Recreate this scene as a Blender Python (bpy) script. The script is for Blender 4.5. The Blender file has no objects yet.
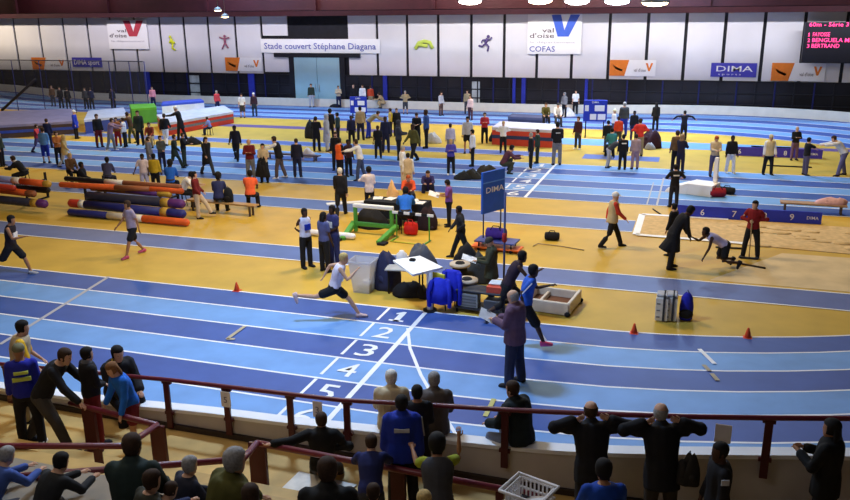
import bpy, math, random
from mathutils import Vector as V, Matrix, Quaternion
rnd = random.Random(7)
sc = bpy.context.scene
COL = sc.collection
# ------------------------------------------------------------------ camera
F_PX, PITCH, ROLL, YAW, CAM_H = 823.67, .2912, -.0127, -.3222, 7.1
cF = V((math.sin(YAW)*math.cos(PITCH), math.cos(YAW)*math.cos(PITCH), -math.sin(PITCH)))
_r = V((math.cos(YAW), -math.sin(YAW), 0)); _u = _r.cross(cF)
cR = _r*math.cos(ROLL)+_u*math.sin(ROLL); cU = -_r*math.sin(ROLL)+_u*math.cos(ROLL)
cam = bpy.data.cameras.new('camera'); camo = bpy.data.objects.new('camera', cam); COL.objects.link(camo)
cam.sensor_width = 36; cam.lens = 36*F_PX/850; cam.clip_end = 300
m = Matrix((cR, cU, -cF)).transposed().to_4x4(); m.translation = V((0, 0, CAM_H)); camo.matrix_world = m
sc.camera = camo
def ray(u, v): return cF + cR*((u-425)/F_PX) - cU*((v-250)/F_PX)
def G(u, v, z=0.0):                       # where a sight line meets the level z
    d = ray(u, v); t = (CAM_H-z)/-d.z; return V((d.x*t, d.y*t, z))
def WY(u, v, Y):                          # where it meets an upright plane along the straight
    d = ray(u, v); t = Y/d.y; return V((d.x*t, Y, CAM_H+d.z*t))
def DP(u, v, dep): return V((0, 0, CAM_H))+ray(u, v)*dep
def PRJ(p):
    q = V(p)-V((0, 0, CAM_H)); z = q.dot(cF); return 425+F_PX*q.dot(cR)/z, 250-F_PX*q.dot(cU)/z
def HT(u, vt, p):                         # height over p that reaches image row vt
    lo, hi = 0, 9
    for i in range(30):
        k = (lo+hi)/2
        if PRJ(V(p)+V((0, 0, k)))[1] > vt: lo = k
        else: hi = k
    return lo
# ------------------------------------------------------------------ materials
_M = {}
def s2l(c): return tuple((x/255/12.92 if x/255 <= .04045 else ((x/255+.055)/1.055)**2.4) for x in c)
def mat(rgb, rough=.75, noise=.10, scale=6, metal=0, emit=0, name=None, spec=.3):
    key = (tuple(rgb), rough, noise, scale, metal, emit)
    if key in _M: return _M[key]
    M = bpy.data.materials.new(name or 'finish'); M.use_nodes = True
    nt = M.node_tree; b = nt.nodes['Principled BSDF']; c = (*s2l(rgb), 1)
    b.inputs['Roughness'].default_value = rough; b.inputs['Metallic'].default_value = metal
    b.inputs['Specular IOR Level'].default_value = spec
    if noise:
        tc = nt.nodes.new('ShaderNodeTexCoord'); n = nt.nodes.new('ShaderNodeTexNoise'); n.inputs['Scale'].default_value = scale
        n.inputs['Detail'].default_value = 4
        r = nt.nodes.new('ShaderNodeValToRGB')
        r.color_ramp.elements[0].position = .3; r.color_ramp.elements[1].position = .7
        r.color_ramp.elements[0].color = tuple(x*(1-noise) for x in c[:3])+(1,)
        r.color_ramp.elements[1].color = tuple(min(1, x*(1+noise)) for x in c[:3])+(1,)
        nt.links.new(tc.outputs['Object'], n.inputs['Vector']); nt.links.new(n.outputs['Fac'], r.inputs['Fac'])
        nt.links.new(r.outputs['Color'], b.inputs['Base Color'])
    else: b.inputs['Base Color'].default_value = c
    if emit:
        b.inputs['Emission Color'].default_value = c; b.inputs['Emission Strength'].default_value = emit
    _M[key] = M; return M
def clear_mat(rgb, alpha, rough=.3):
    M = bpy.data.materials.new('see_through'); M.use_nodes = True
    b = M.node_tree.nodes['Principled BSDF']; b.inputs['Base Color'].default_value = (*s2l(rgb), 1)
    b.inputs['Alpha'].default_value = alpha; b.inputs['Roughness'].default_value = rough
    return M
# ------------------------------------------------------------------ mesh builder
class MB:
    def __init__(s): s.v = []; s.f = []; s.m = []; s.mats = []; s.sm = []
    def mi(s, M):
        if M not in s.mats: s.mats.append(M)
        return s.mats.index(M)
    def add(s, vs, fs, M=None, smooth=False):
        b = len(s.v); s.v += [tuple(p) for p in vs]; i = s.mi(M) if M else 0
        for f in fs: s.f.append(tuple(b+k for k in f)); s.m.append(i); s.sm.append(smooth)
    def box(s, c, size, M=None, rot=None, bev=0):
        x, y, z = (k/2 for k in size); R = rot if rot else Matrix.Identity(3); c = V(c)
        if bev:
            b = min(bev, x*.9, y*.9, z*.9); vs = []
            for sz in (-1, 1):
                for (ex, ey, ez) in ((b, b, 0), (0, 0, b)) if sz < 0 else ((0, 0, b), (b, b, 0)):
                    vs += [c+R@V((sx*(x-ex), sy*(y-ey), sz*(z-ez))) for sx, sy in ((-1, -1), (1, -1), (1, 1), (-1, 1))]
            fs = [(3, 2, 1, 0), (12, 13, 14, 15)]
            for k in range(3):
                for i in range(4): j = (i+1) % 4; fs.append((k*4+i, k*4+j, k*4+4+j, k*4+4+i))
            s.add(vs, fs, M); return
        vs = [c+R@V((sx*x, sy*y, sz*z)) for sz in (-1, 1) for sx, sy in ((-1, -1), (1, -1), (1, 1), (-1, 1))]
        s.add(vs, [(3, 2, 1, 0), (4, 5, 6, 7), (0, 1, 5, 4), (1, 2, 6, 5), (2, 3, 7, 6), (3, 0, 4, 7)], M)
    def slab(s, quad, z0, z1, M=None):     # quad of xy points extruded
        n = len(quad); vs = [(p[0], p[1], z0) for p in quad]+[(p[0], p[1], z1) for p in quad]
        fs = [tuple(range(n-1, -1, -1)), tuple(range(n, 2*n))]+[(i, (i+1) % n, n+(i+1) % n, n+i) for i in range(n)]
        s.add(vs, fs, M)
    def rings(s, R, M=None, smooth=True, cap=True):
        n = len(R[0]); vs = [p for r in R for p in r]; fs = []
        for k in range(len(R)-1):
            for i in range(n): j = (i+1) % n; fs.append((k*n+i, k*n+j, k*n+n+j, k*n+n+i))
        if cap: fs += [tuple(range(n-1, -1, -1)), tuple(range((len(R)-1)*n, len(R)*n))]
        s.add(vs, fs, M, smooth)
    def tube(s, pts, rad, n=8, M=None, side=None, round_ends=True, smooth=True):
        pts = [V(p) for p in pts]; N = len(pts)
        if not isinstance(rad, (list, tuple)): rad = [rad]*N
        rad = [r if isinstance(r, tuple) else (r, r) for r in rad]
        R = []
        for i in range(N):
            t = (pts[min(i+1, N-1)]-pts[max(i-1, 0)])
            t = t.normalized() if t.length > 1e-9 else V((0, 0, 1))
            a = V(side) if side is not None else (V((0, 0, 1)) if abs(t.z) < .9 else V((1, 0, 0)))
            a = (a-t*a.dot(t)); a = a.normalized() if a.length > 1e-6 else t.orthogonal().normalized(); b = t.cross(a)
            ra, rb = rad[i]
            if round_ends and i == 0:
                q = pts[0]-t*min(ra, rb)*.6; R.append([q+a*(ra*.5*math.cos(2*math.pi*k/n))+b*(rb*.5*math.sin(2*math.pi*k/n)) for k in range(n)])
            R.append([pts[i]+a*(ra*math.cos(2*math.pi*k/n))+b*(rb*math.sin(2*math.pi*k/n)) for k in range(n)])
            if round_ends and i == N-1:
                q = pts[-1]+t*min(ra, rb)*.6; R.append([q+a*(ra*.5*math.cos(2*math.pi*k/n))+b*(rb*.5*math.sin(2*math.pi*k/n)) for k in range(n)])
        s.rings(R, M, smooth)
    def ell(s, c, r, M=None, n=10, m=6, rot=None):
        R = []; Q = rot if rot else Matrix.Identity(3); c = V(c)
        for j in range(1, m):
            th = math.pi*j/m; z = -math.cos(th)*r[2]; k = math.sin(th)
            R.append([c+Q@V((r[0]*k*math.cos(2*math.pi*i/n), r[1]*k*math.sin(2*math.pi*i/n), z)) for i in range(n)])
        b = len(R); vs = [p for q in R for p in q]+[c+Q@V((0, 0, -r[2])), c+Q@V((0, 0, r[2]))]; fs = []
        for k in range(b-1):
            for i in range(n): j = (i+1) % n; fs.append((k*n+i, k*n+j, k*n+n+j, k*n+n+i))
        for i in range(n): j = (i+1) % n; fs += [(b*n, j, i), (b*n+1, (b-1)*n+i, (b-1)*n+j)]
        s.add(vs, fs, M, True)
    def mesh(s, name):
        me = bpy.data.meshes.new(name); me.from_pydata(s.v, [], s.f)
        for M in s.mats: me.materials.append(M)
        me.polygons.foreach_set('material_index', s.m); me.polygons.foreach_set('use_smooth', s.sm); me.update(); return me
    def build(s, name, M=None, parent=None, loc=None):
        if M and not s.mats: s.mats = [M]
        o = bpy.data.objects.new(name, s.mesh(name)); COL.objects.link(o)
        if loc is not None: o.location = loc
        if parent is not None: o.parent = parent
        return o
    def cloud(s): return s
def tag(o, label=None, cat=None, group=None, kind=None):
    if label: o['label'] = label
    if cat: o['category'] = cat
    if group: o['group'] = group
    if kind: o['kind'] = kind
    return o
def thing(name, loc, label, cat, group=None, rz=0):
    o = bpy.data.objects.new(name, None); COL.objects.link(o); o.location = loc; o.rotation_euler = (0, 0, rz); o.empty_display_size = .2
    return tag(o, label, cat, group)
def struct(mb, name, M=None): return tag(mb.build(name, M), kind='structure')
def rz3(a): return Matrix.Rotation(a, 3, 'Z')
_tc = {}
def text_geo(t, size=1.0, bold=False):
    if t == '1':                             # a numeral with flag and foot
        return ([V(p+(0,)) for p in ((.20, 0), (.44, 0), (.44, .70), (.30, .70), (.08, .56), (.08, .46), (.20, .52), (.02, 0), (.62, 0), (.62, .09), (.02, .09))], [(0, 1, 2, 3, 6), (3, 4, 5, 6), (7, 8, 9, 10)])
    if t not in _tc:
        cu = bpy.data.curves.new('t', 'FONT'); cu.body = t; cu.size = 1; cu.resolution_u = 2
        if bold: cu.offset = .006
        o = bpy.data.objects.new('t', cu); COL.objects.link(o)
        dg = bpy.context.evaluated_depsgraph_get(); me = bpy.data.meshes.new_from_object(o.evaluated_get(dg))
        _tc[t] = ([v.co.copy() for v in me.vertices], [tuple(p.vertices) for p in me.polygons])
        bpy.data.objects.remove(o); bpy.data.meshes.remove(me)
    return _tc[t]
def put_text(mb, t, origin, ex, ey, M, h=None, w=None, center=True, bold=True):
    """lettering t in the plane ex, ey; h = cap height, w = total width"""
    vs, fs = text_geo(t, bold=bold)
    x0 = min(v.x for v in vs); x1 = max(v.x for v in vs); y0 = min(0, 0); y1 = .70
    sy = h/(y1-y0) if h else None; sx = w/(x1-x0) if w else sy
    if sy is None: sy = sx
    cx = (x0+x1)/2 if center else x0
    cy = (y0+y1)/2 if center else y0
    o = V(origin); ex = V(ex); ey = V(ey)
    mb.add([o+ex*((v.x-cx)*sx)+ey*((v.y-cy)*sy) for v in vs], fs, M)
# ------------------------------------------------------------------ colours (sRGB)
C = dict(black=(26, 25, 30), navy=(30, 34, 66), white=(232, 230, 232), grey=(120, 120, 126), lgrey=(176, 176, 184), dgrey=(62, 62, 68), blue=(36, 84, 190), lblue=(96, 150, 214),
    red=(178, 40, 38), dred=(112, 30, 34), orange=(238, 98, 40), beige=(196, 176, 146), tan=(170, 146, 108), brown=(98, 70, 46), dgreen=(44, 54, 44), olive=(86, 84, 40), purple=(106, 72, 150),
    plum=(92, 66, 88), yellow=(220, 190, 50), jeans=(66, 76, 106), khaki=(150, 136, 108), green=(70, 150, 60), pink=(220, 140, 150), lilac=(190, 186, 214), teal=(50, 120, 120), royal=(30, 52, 170), mroon=(90, 24, 32))
SK = dict(l=(206, 160, 132), m=(160, 112, 80), d=(74, 48, 36))
HR = dict(k=(22, 18, 18), b=(58, 40, 28), g=(150, 148, 148), w=(220, 216, 208), y=(190, 160, 100), r=(170, 80, 40))
def cm(c): return mat(C[c] if isinstance(c, str) else c, .85, .12, 9)
# ------------------------------------------------------------------ people
def remesh(mb, vox, smooth=2):
    me = mb.mesh('tmp'); o = bpy.data.objects.new('tmp', me); COL.objects.link(o)
    r = o.modifiers.new('r', 'REMESH'); r.mode = 'VOXEL'; r.voxel_size = vox; r.use_smooth_shade = True
    if smooth:
        k = o.modifiers.new('s', 'SMOOTH'); k.iterations = smooth; k.factor = .4
    dg = bpy.context.evaluated_depsgraph_get(); out = bpy.data.meshes.new_from_object(o.evaluated_get(dg))
    bpy.data.objects.remove(o); bpy.data.meshes.remove(me)
    vs = [v.co.copy() for v in out.vertices]; fs = [tuple(p.vertices) for p in out.polygons]
    bpy.data.meshes.remove(out); return vs, fs
HEAD = [(-.066, .014, .040, .008), (-.056, .026, .047, -.012), (-.040, .034, .050, -.034), (-.02, .040, .051, -.046), (.0, .043, .051, -.052), (.022, .045, .051, -.055), (.042, .041, .045, -.051), (.057, .030, .032, -.038), (.066, .014, .014, -.018)]
def head_rings(c, fx, sy, up, k, n=14, fn=None):
    R = []
    for z, w, fr, bk in HEAD:
        ring = []; z *= 1.07; w *= 1.08; fr *= 1.07; bk *= 1.07
        for i in range(n):
            a = 2*math.pi*i/n; x = math.cos(a); y = math.sin(a)
            px = (fr+bk)/2+x*(fr-bk)/2; py = y*w; kk = k
            if fn: kk = fn(px, py, z)
            ring.append(c+fx*(px*kk)+sy*(py*kk)+up*(z*kk))
        R.append(ring)
    return R
POSES = {
 'stand': dict(),
 'stand2': dict(LA=(6, 10, 14), RA=(-4, 8, 10), LL=(5, 6, 4), RL=(-4, 5, 3)),
 'folded': dict(LA=(18, 12, 92), RA=(18, 12, 92), inw=62),
 'front': dict(LA=(8, 8, 50), RA=(8, 8, 50), inw=40),
 'back': dict(LA=(-28, 14, 30), RA=(-28, 14, 30), inw=50),
 'hips': dict(LA=(-18, 42, 70), RA=(-18, 42, 70), inw=75),
 'walk': dict(LA=(-22, 7, 16), RA=(24, 7, 22), LL=(26, 2, 8), RL=(-14, 2, 22), lean=3),
 'walk2': dict(LA=(22, 7, 24), RA=(-22, 7, 14), LL=(-18, 2, 16), RL=(24, 2, 4), lean=3),
 'read': dict(LA=(20, 6, 75), RA=(20, 6, 70), inw=26, hp=24),
 'bend': dict(lean=48, LA=(60, 8, 20), RA=(55, 8, 20), LL=(8, 5, 12), RL=(-4, 5, 8)),
 'reach': dict(lean=10, LA=(66, 6, 18), RA=(60, 6, 22), LL=(14, 4, 10), RL=(-10, 4, 8)),
 'tpose': dict(LA=(0, 86, 4), RA=(10, 80, 6)),
 'carry': dict(LA=(30, 10, 60), RA=(30, 10, 60), inw=25),
 'sit': dict(sit=1, LL=(84, 9, 84), RL=(80, 7, 78), LA=(26, 8, 40), RA=(26, 8, 40), lean=10, inw=14),
 'sitfwd': dict(sit=1, LL=(84, 12, 86), RL=(82, 10, 82), LA=(42, 10, 50), RA=(42, 10, 50), lean=32, inw=20),
 'floor': dict(sit=1, LL=(120, 10, 118), RL=(116, 10, 112), LA=(62, 8, 30), RA=(62, 8, 30), lean=24, inw=18),
 'floor2': dict(sit=1, LL=(88, 14, 16), RL=(112, 10, 96), LA=(-26, 18, 6), RA=(40, 10, 30), lean=-6),
 'crouch': dict(LL=(112, 16, 130), RL=(96, 12, 128), LA=(48, 8, 50), RA=(44, 8, 46), lean=26, inw=16),
 'kneel': dict(LL=(92, 8, 96), RL=(10, 6, 100), LA=(40, 8, 50), RA=(40, 8, 40), lean=18, inw=20),
 'handcheek': dict(LA=(24, 10, 120), RA=(10, 8, 70), inw=30),
}
def cl(d, **k): d = dict(d); d.update(k); return d
ALLP = []
def person(label, loc, hd, h=1.74, pose='stand', top='black', bot='black', skin='l', hair='short', hc='b', shoe='black', sleeve=1.0, leg=1.0, hem=.02, fit=.016,
           vest=None, hatc=None, bib=None, vox=.026, lookat=0, group=None, hipz=None, backprint=None, coat=0, collar=None, glow=None, stripe=None, bfit=.012, cat='person', LH=None, RH=None, pz=0, hfit=None, mode='Y', lim=.7):
    h = h*1.025
    P = dict(POSES[pose]) if isinstance(pose, str) else dict(pose)
    lean = math.radians(P.get('lean', 0)); inw = P.get('inw', 0); tw = math.radians(P.get('twist', 0)); roll = math.radians(P.get('roll', 0))
    Y = V((0, 1, 0))
    up = V((math.sin(lean)*math.cos(roll), math.sin(roll), math.cos(lean)*math.cos(roll))); fwd = V((math.cos(lean), 0, -math.sin(lean)))
    ys = V((math.sin(tw)*-1, math.cos(tw), 0)); fw2 = V((math.cos(lean)*math.cos(tw), math.sin(tw), -math.sin(lean)))
    lean2 = lean+math.radians(P.get('bow', 6 if lean > .1 else 0)); up2 = V((math.sin(lean2), math.sin(roll), math.cos(lean2))).normalized()
    p0 = V((0, 0, 0))
    w1 = p0+up*.10; ch = w1+up*.10; sh = ch+up2*.105; nk = sh+up2*.022
    hp = math.radians(P.get('hp', 0))+lean2*.45; hy = math.radians(P.get('hy', lookat))
    hup = V((math.sin(hp), 0, math.cos(hp))); hf = V((math.cos(hp)*math.cos(hy), math.sin(hy), -math.sin(hp)*math.cos(hy))); hs = hup.cross(hf).normalized(); hf = hs.cross(hup)
    hc0 = nk+(up2*.5+hup*.5)*.074+hf*.012
    def limb(a, ab, k, s, l1, l2, o):
        a = math.radians(a); ab = math.radians(ab); k = math.radians(k)
        d1 = V((math.sin(a)*math.cos(ab), s*math.sin(ab), -math.cos(a)*math.cos(ab)))
        return o+d1*l1, d1, a, ab
    J = {}
    foot_low = 9
    for nme, s in (('L', 1), ('R', -1)):
        hip = p0+V((0, s*.052, -.01)); a, ab, k = P.get(nme+'L', (0, 4, 0))
        kn, d1, ar, abr = limb(a, ab, k, s, .245, .245, hip)
        a2 = math.radians(a-k); ab2 = math.radians(ab*.4)
        an = kn+V((math.sin(a2)*math.cos(ab2), s*math.sin(ab2), -math.cos(a2)*math.cos(ab2)))*.232
        fp = P.get(nme+'F', None)
        if fp is None: fp = 0 if abs(a-k) < 50 and not (P.get('sit') and a-k > 40) else (a-k)
        fpr = math.radians(fp); fd = V((math.cos(fpr), s*.12, math.sin(fpr))).normalized()
        fn = V((-math.sin(fpr), 0, math.cos(fpr)))
        J[nme+'leg'] = (hip, kn, an, fd, fn)
        foot_low = min(foot_low, an.z-.040, (an+fd*.1).z-.034, kn.z-.035)
    if hipz is not None: dz = hipz/h
    elif P.get('sit'): dz = -foot_low if pose not in ('floor', 'floor2') else .062
    else: dz = -foot_low
    off = V((0, 0, dz))
    hw = math.radians(18.5+hd); RT = Matrix.Rotation(hw, 3, 'Z'); loc = V(loc); loc = V((loc.x, loc.y, loc.z))
    if hfit:
        tl = hc0+hup*.066; l0 = V(loc); h0 = off.z
        def px(): return PRJ(loc+RT@((tl+off)*h))
        for it in range(6):
            u_, v_ = px(); k = (loc-V((0, 0, CAM_H))).dot(cF)/F_PX
            loc.x += (hfit[0]-u_)*k*1.0
            if mode == 'Y':
                a0 = px()[1]; loc.y += .01; g = (px()[1]-a0)/.01; loc.y -= .01
                loc.y = max(l0.y-lim, min(l0.y+lim, loc.y+(hfit[1]-a0)/g))
            elif mode == 'hip':
                off.z = max(h0-lim/h, min(h0+lim/h, off.z+(px()[1]-hfit[1])*k*1.03/h))
    def toL(w): return (RT.inverted()@(V(w)-loc))/h-off
    for nme, s, T in (('L', 1, LH), ('R', -1, RH)):
        so = sh+ys*(s*.096)+up2*(-.014)
        if T is not None:
            t = toL(T); d = t-so; D = min(d.length, .325); d = d.normalized(); t = so+d*D
            x = (.17**2-.158**2+D*D)/(2*D); y = math.sqrt(max(0, .17**2-x*x))
            pole = V((-.5, s*.7, -.7)); pole = (pole-d*pole.dot(d)).normalized(); el = so+d*x+pole*y; wr = t; fdir = (wr-el).normalized()
        else:
            a, ab, k = P.get(nme+'A', (4, 9, 12))
            a += math.degrees(lean)*.0
            el, d1, ar, abr = limb(a, ab, k, s, .17, .15, so)
            a2 = math.radians(a+k); iw = math.radians(P.get(nme+'i', inw))
            if k < 60 and not iw: d2 = V((math.sin(a2)*math.cos(abr*.6), s*math.sin(abr*.6), -math.cos(a2)*math.cos(abr*.6)))
            else: d2 = V((math.sin(a2)*math.cos(iw), -s*math.sin(iw), -math.cos(a2)*max(.3, math.cos(iw))))
            d2.normalize(); wr = el+d2*.148; fdir = d2
        J[nme+'arm'] = (so, el, wr, fdir)
    SC = lambda p: (p+off)*h
    near = vox < .022
    skm = mat(SK[skin], .6, .05, 20)
    def torso(mb, e, lo, hi=True, wide=1.0):
        rows = [(p0+up*lo, .090, .068), (p0+up*.03, .093, .070), (w1, .078, .060), (ch, .092, .067), (ch+up2*.055, .100, .064), (sh-up2*.016, .098, .057), (sh+up2*.006, .074, .050), (sh+up2*.022, .044, .040)]
        if lo < -.03: rows = [(p0+up*lo, .095, .076)]+[(p0+V((0, 0, lo*.3)), .095, .074)]+rows[1:]
        R = []
        for c, a, b in rows:
            R.append([SC(c+ys*((a+e)*wide*math.cos(q*math.pi/6))+fw2*((b+e)*math.sin(q*math.pi/6))) for q in range(12)])
        mb.rings(R)
    # body
    B = MB(); torso(B, 0, -.04)
    B.tube([SC(sh-up2*.01), SC(nk), SC(hc0-hup*.03)], [.042*h, .037*h, .036*h], 8)
    B.rings(head_rings(SC(hc0), hf*h, hs*h, hup*h, 1.0))
    B.ell(SC(hc0+hf*.052-hup*.012), (.010*h, .009*h, .015*h), n=6, m=4)
    for s in (1, -1): B.ell(SC(hc0+hs*(s*.045)-hf*.004-hup*.008), (.010*h, .006*h, .016*h), n=6, m=4)
    for q in 'LR':
        hip, kn, an, fd, fn = J[q+'leg']
        B.tube([SC(hip), SC(hip.lerp(kn, .5)), SC(kn), SC(kn.lerp(an, .3)), SC(an)], [.050*h, .044*h, .031*h, .032*h, .021*h], 8)
        B.tube([SC(an-fd*.012-fn*.02), SC(an+fd*.06-fn*.026)], [(.018*h, .02*h), (.014*h, .022*h)], 6)
        so, el, wr, d2 = J[q+'arm']
        B.tube([SC(so), SC(so.lerp(el, .5)), SC(el), SC(el.lerp(wr, .3)), SC(wr)], [.029*h, .026*h, .021*h, .022*h, .015*h], 8)
        B.tube([SC(wr), SC(wr+d2*.045)], [(.014*h, .016*h), (.012*h, .022*h)], 6, side=d2.cross(Y).normalized() if abs(d2.y) < .95 else V((1, 0, 0)))
    vs, fs = remesh(B, vox*.9)
    b2 = MB(); b2.add(vs, fs, skm, True)
    for q, s in (('L', 1), ('R', -1)):                       # five fingers on each hand
        so, el, wr, d2 = J[q+'arm']; a = d2.cross(Y) if abs(d2.y) < .95 else V((1, 0, 0)); a.normalize(); b = d2.cross(a).normalized()
        pl = wr+d2*.046
        for i, ln in enumerate((.030, .036, .038, .033)):
            k = pl+b*((i-1.5)*.0105); b2.tube([SC(k-d2*.006), SC(k+d2*ln*.55), SC(k+d2*ln*.85-a*ln*.35)], [.0056*h, .005*h, .0042*h], 5, skm)
        b2.tube([SC(wr+d2*.014+b*.012), SC(wr+d2*.03+b*.028), SC(wr+d2*.05+b*.03-a*.006)], [.0065*h, .0058*h, .0045*h], 5, skm)
    if near:
        em = mat((30, 22, 18), .3, 0); lm = mat((150, 84, 76), .6, 0)
        for s in (1, -1): b2.ell(SC(hc0+hf*.0475+hs*(s*.017)+hup*.003), (.004*h, .0065*h, .0036*h), em, 6, 4)
        b2.ell(SC(hc0+hf*.0495-hup*.036), (.003*h, .013*h, .003*h), lm, 6, 4)
    o = thing('person', loc, label, cat, group); o.rotation_euler = (0, 0, hw)
    b2.build('body', parent=o)
    # clothes
    T = MB(); torso(T, fit, -hem-coat)
    if coat > .06:
        kk = (J['Lleg'][1]+J['Rleg'][1])/2; dn = (kk-p0).normalized() if not P.get('sit') else (kk-p0).normalized()
        R = []
        for f, w, d in ((-.02, .098, .074), (.08, .105, .082), (coat, .112, .092)):
            c = p0+dn*f; fx = Y.cross(-dn).normalized() if True else fwd
            R.append([SC(c+Y*((w+fit)*math.cos(i*math.pi/6))+fx*((d+fit)*math.sin(i*math.pi/6))) for i in range(12)])
        T.rings(R)
    if sleeve > 0:
        for q in 'LR':
            so, el, wr, d2 = J[q+'arm']; e = fit*.7
            if sleeve <= .5: pts = [so, so.lerp(el, sleeve*2)]; rr = [.034+e, .030+e]
            else: pts = [so, so.lerp(el, .5), el, el.lerp(wr, (sleeve-.5)*2*.97)]; rr = [.033+e, .029+e, .025+e, .020+e]
            T.tube([SC(p) for p in pts], [r*h for r in rr], 8)
            if sleeve > .5: T.ell(SC(el), ((.027+e)*h,)*3, n=8, m=6)
            T.ell(SC(so), ((.033+fit*.35)*h,)*3, n=8, m=6)
    if fit > .019: T.tube([SC(sh-up2*.01), SC(nk+up2*.012)], [(.060*h, .072*h), (.047*h, .051*h)], 10, side=fw2)
    vs, fs = remesh(T, vox); t2 = MB(); t2.add(vs, fs, cm(top), True)
    tn = 'coat' if coat > .06 else ('jacket' if sleeve > .6 and fit > .013 else ('shirt' if sleeve else 'singlet'))
    to = t2.build(tn, parent=o)
    if vest:
        W = MB(); torso(W, fit+.010, -hem-.03); vs, fs = remesh(W, vox); W2 = MB(); W2.add(vs, fs, cm(vest), True); W2.build('vest', parent=o)
    if leg > 0:
        U = MB(); e = bfit
        U.rings([[SC(p0+up*z+Y*((w+e)*math.cos(i*math.pi/6))+fwd*((d+e)*math.sin(i*math.pi/6))) for i in range(12)] for z, w, d in ((-.055, .084, .060), (-.02, .093, .070), (.05, .088, .067))])
        for q in 'LR':
            hip, kn, an, fd, fn = J[q+'leg']
            if leg <= .5: pts = [hip, hip.lerp(kn, leg*2)]; rr = [.052, .048]
            else: pts = [hip, hip.lerp(kn, .5), kn, kn.lerp(an, .35), kn.lerp(an, min(1, (leg-.5)*2)*1.02)]; rr = [.052, .046, .035, .035, .029]
            U.tube([SC(p) for p in pts], [(r+e)*h for r in rr], 8)
        vs, fs = remesh(U, vox); u2 = MB(); u2.add(vs, fs, cm(bot), True); u2.build('trousers' if leg > .6 else 'shorts', parent=o)
    for q in 'LR':
        hip, kn, an, fd, fn = J[q+'leg']; S = MB(); sd = fd.cross(fn).normalized()
        R = []
        for x, w, t, bt in ((-.042, .016, .0, .034), (-.03, .026, .012, .041), (.0, .028, .014, .041), (.05, .031, -.012, .041), (.085, .030, -.020, .041), (.103, .018, -.028, .040)):
            c = an+fd*x
            R.append([SC(c+sd*(w*a)+fn*(t if k > 0 else -bt)*1.0) for a, k in ((-.8, 1), (.8, 1), (1, 0), (.9, 0), (-.9, 0), (-1, 0))])
        S.rings(R, cm(shoe)); S.build('shoe', parent=o)
    # hair / headgear
    Hm = mat(HR[hc] if isinstance(hc, str) else hc, .8, .25, 40)
    def cap_fn(kin, kout, line, topcut=9):
        def fn(x, y, z):
            if z > topcut: return kin
            if x > .012 and z < line: return kin
            if z < -.035 and x > -.02: return kin
            return kout
        return fn
    HM = MB(); c = SC(hc0); X, Yh, Z = hf*h, hs*h, hup*h
    if hair in ('short', 'long', 'pony', 'bun'):
        HM.rings(head_rings(c, X, Yh, Z, 1, 18, cap_fn(.93, 1.09, .030)), Hm)
        if hair == 'long': HM.tube([SC(hc0-hf*.036+hup*.02), SC(hc0-hf*.044-hup*.05), SC(hc0-hf*.04-hup*.125)], [(.022*h, .05*h), (.022*h, .055*h), (.014*h, .045*h)], 10, Hm, side=hf)
        if hair == 'pony': HM.tube([SC(hc0-hf*.05+hup*.03), SC(hc0-hf*.085+hup*.01), SC(hc0-hf*.08-hup*.075)], [.016*h, .02*h, .009*h], 8, Hm)
        if hair == 'bun': HM.ell(SC(hc0-hf*.055+hup*.05), (.028*h, .028*h, .028*h), Hm)
    elif hair == 'afro': HM.rings(head_rings(c+Z*.012, X, Yh, Z, 1, 18, cap_fn(.95, 1.38, .022)), Hm)
    elif hair == 'balding': HM.rings(head_rings(c, X, Yh, Z, 1, 18, cap_fn(.93, 1.06, .03, .03)), Hm)
    elif hair == 'crop': HM.rings(head_rings(c, X, Yh, Z, 1, 18, cap_fn(.95, 1.03, .032)), Hm)
    if hair in ('short', 'long', 'pony', 'bun', 'afro', 'balding', 'crop'): HM.build('hair', parent=o)
    if hair in ('hat', 'cap', 'hood', 'beanie'):
        K = cm(hatc or top)
        if hair == 'hood':
            HM.rings(head_rings(c, X, Yh, Z, 1, 18, lambda x, y, z: .96 if (x > .03 and abs(y) < .032 and z < .04) else 1.24), K)
            HM.tube([SC(hc0-hf*.012-hup*.05), SC(nk-up2*.02)], [.06*h, .066*h], 12, K)
        else:
            HM.rings(head_rings(c+Z*.004, X, Yh, Z, 1, 18, lambda x, y, z: 1.12 if z > .012 else .93), K)
            if hair in ('hat', 'cap'):
                r = .078 if hair == 'hat' else .03; cc = hc0+hup*.022+hf*(0 if hair == 'hat' else .062)
                R = [[SC(cc+hf*(q*.9*r*math.cos(i*math.pi/8)*(1.15))+hs*(q*(r if hair == 'hat' else .04)*math.sin(i*math.pi/8))+hup*zz) for i in range(16)] for q, zz in ((1, -.003), (1.02, 0), (.98, .004))]
                HM.rings(R, K)
        HM.build('hat' if hair != 'hood' else 'hood', parent=o)
    def patch(nm, cpos, nrm, w, hh, M, t=.006, thick=.012):
        A = MB(); nrm = V(nrm).normalized(); s = Y if abs(nrm.y) < .9 else V((1, 0, 0)); s = (s-nrm*s.dot(nrm)).normalized(); uu = nrm.cross(s)
        if uu.z < 0: uu = -uu
        q = SC(cpos)+nrm*.004
        R = []
        for d in (-thick*2, thick):
            R.append([q+nrm*d+s*(x*w/2)+uu*(y*hh/2) for x, y in ((-1, -1), (1, -1), (1, 1), (-1, 1))])
        A.rings(R, M, False); A.build(nm, parent=to)
    if bib: patch('race_bib', ch+fw2*(.067+fit)-up*.03, fw2, .2, .17, cm(bib))
    if backprint:
        for q in ((0, .06) if backprint == 'two' else (0,)): patch('back_print', ch-fw2*(.066+fit)+up*(.03-q), -fw2, .20 if not q else .26, .045 if not q else .06, cm((190, 200, 90) if backprint == 'two' else backprint))
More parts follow.
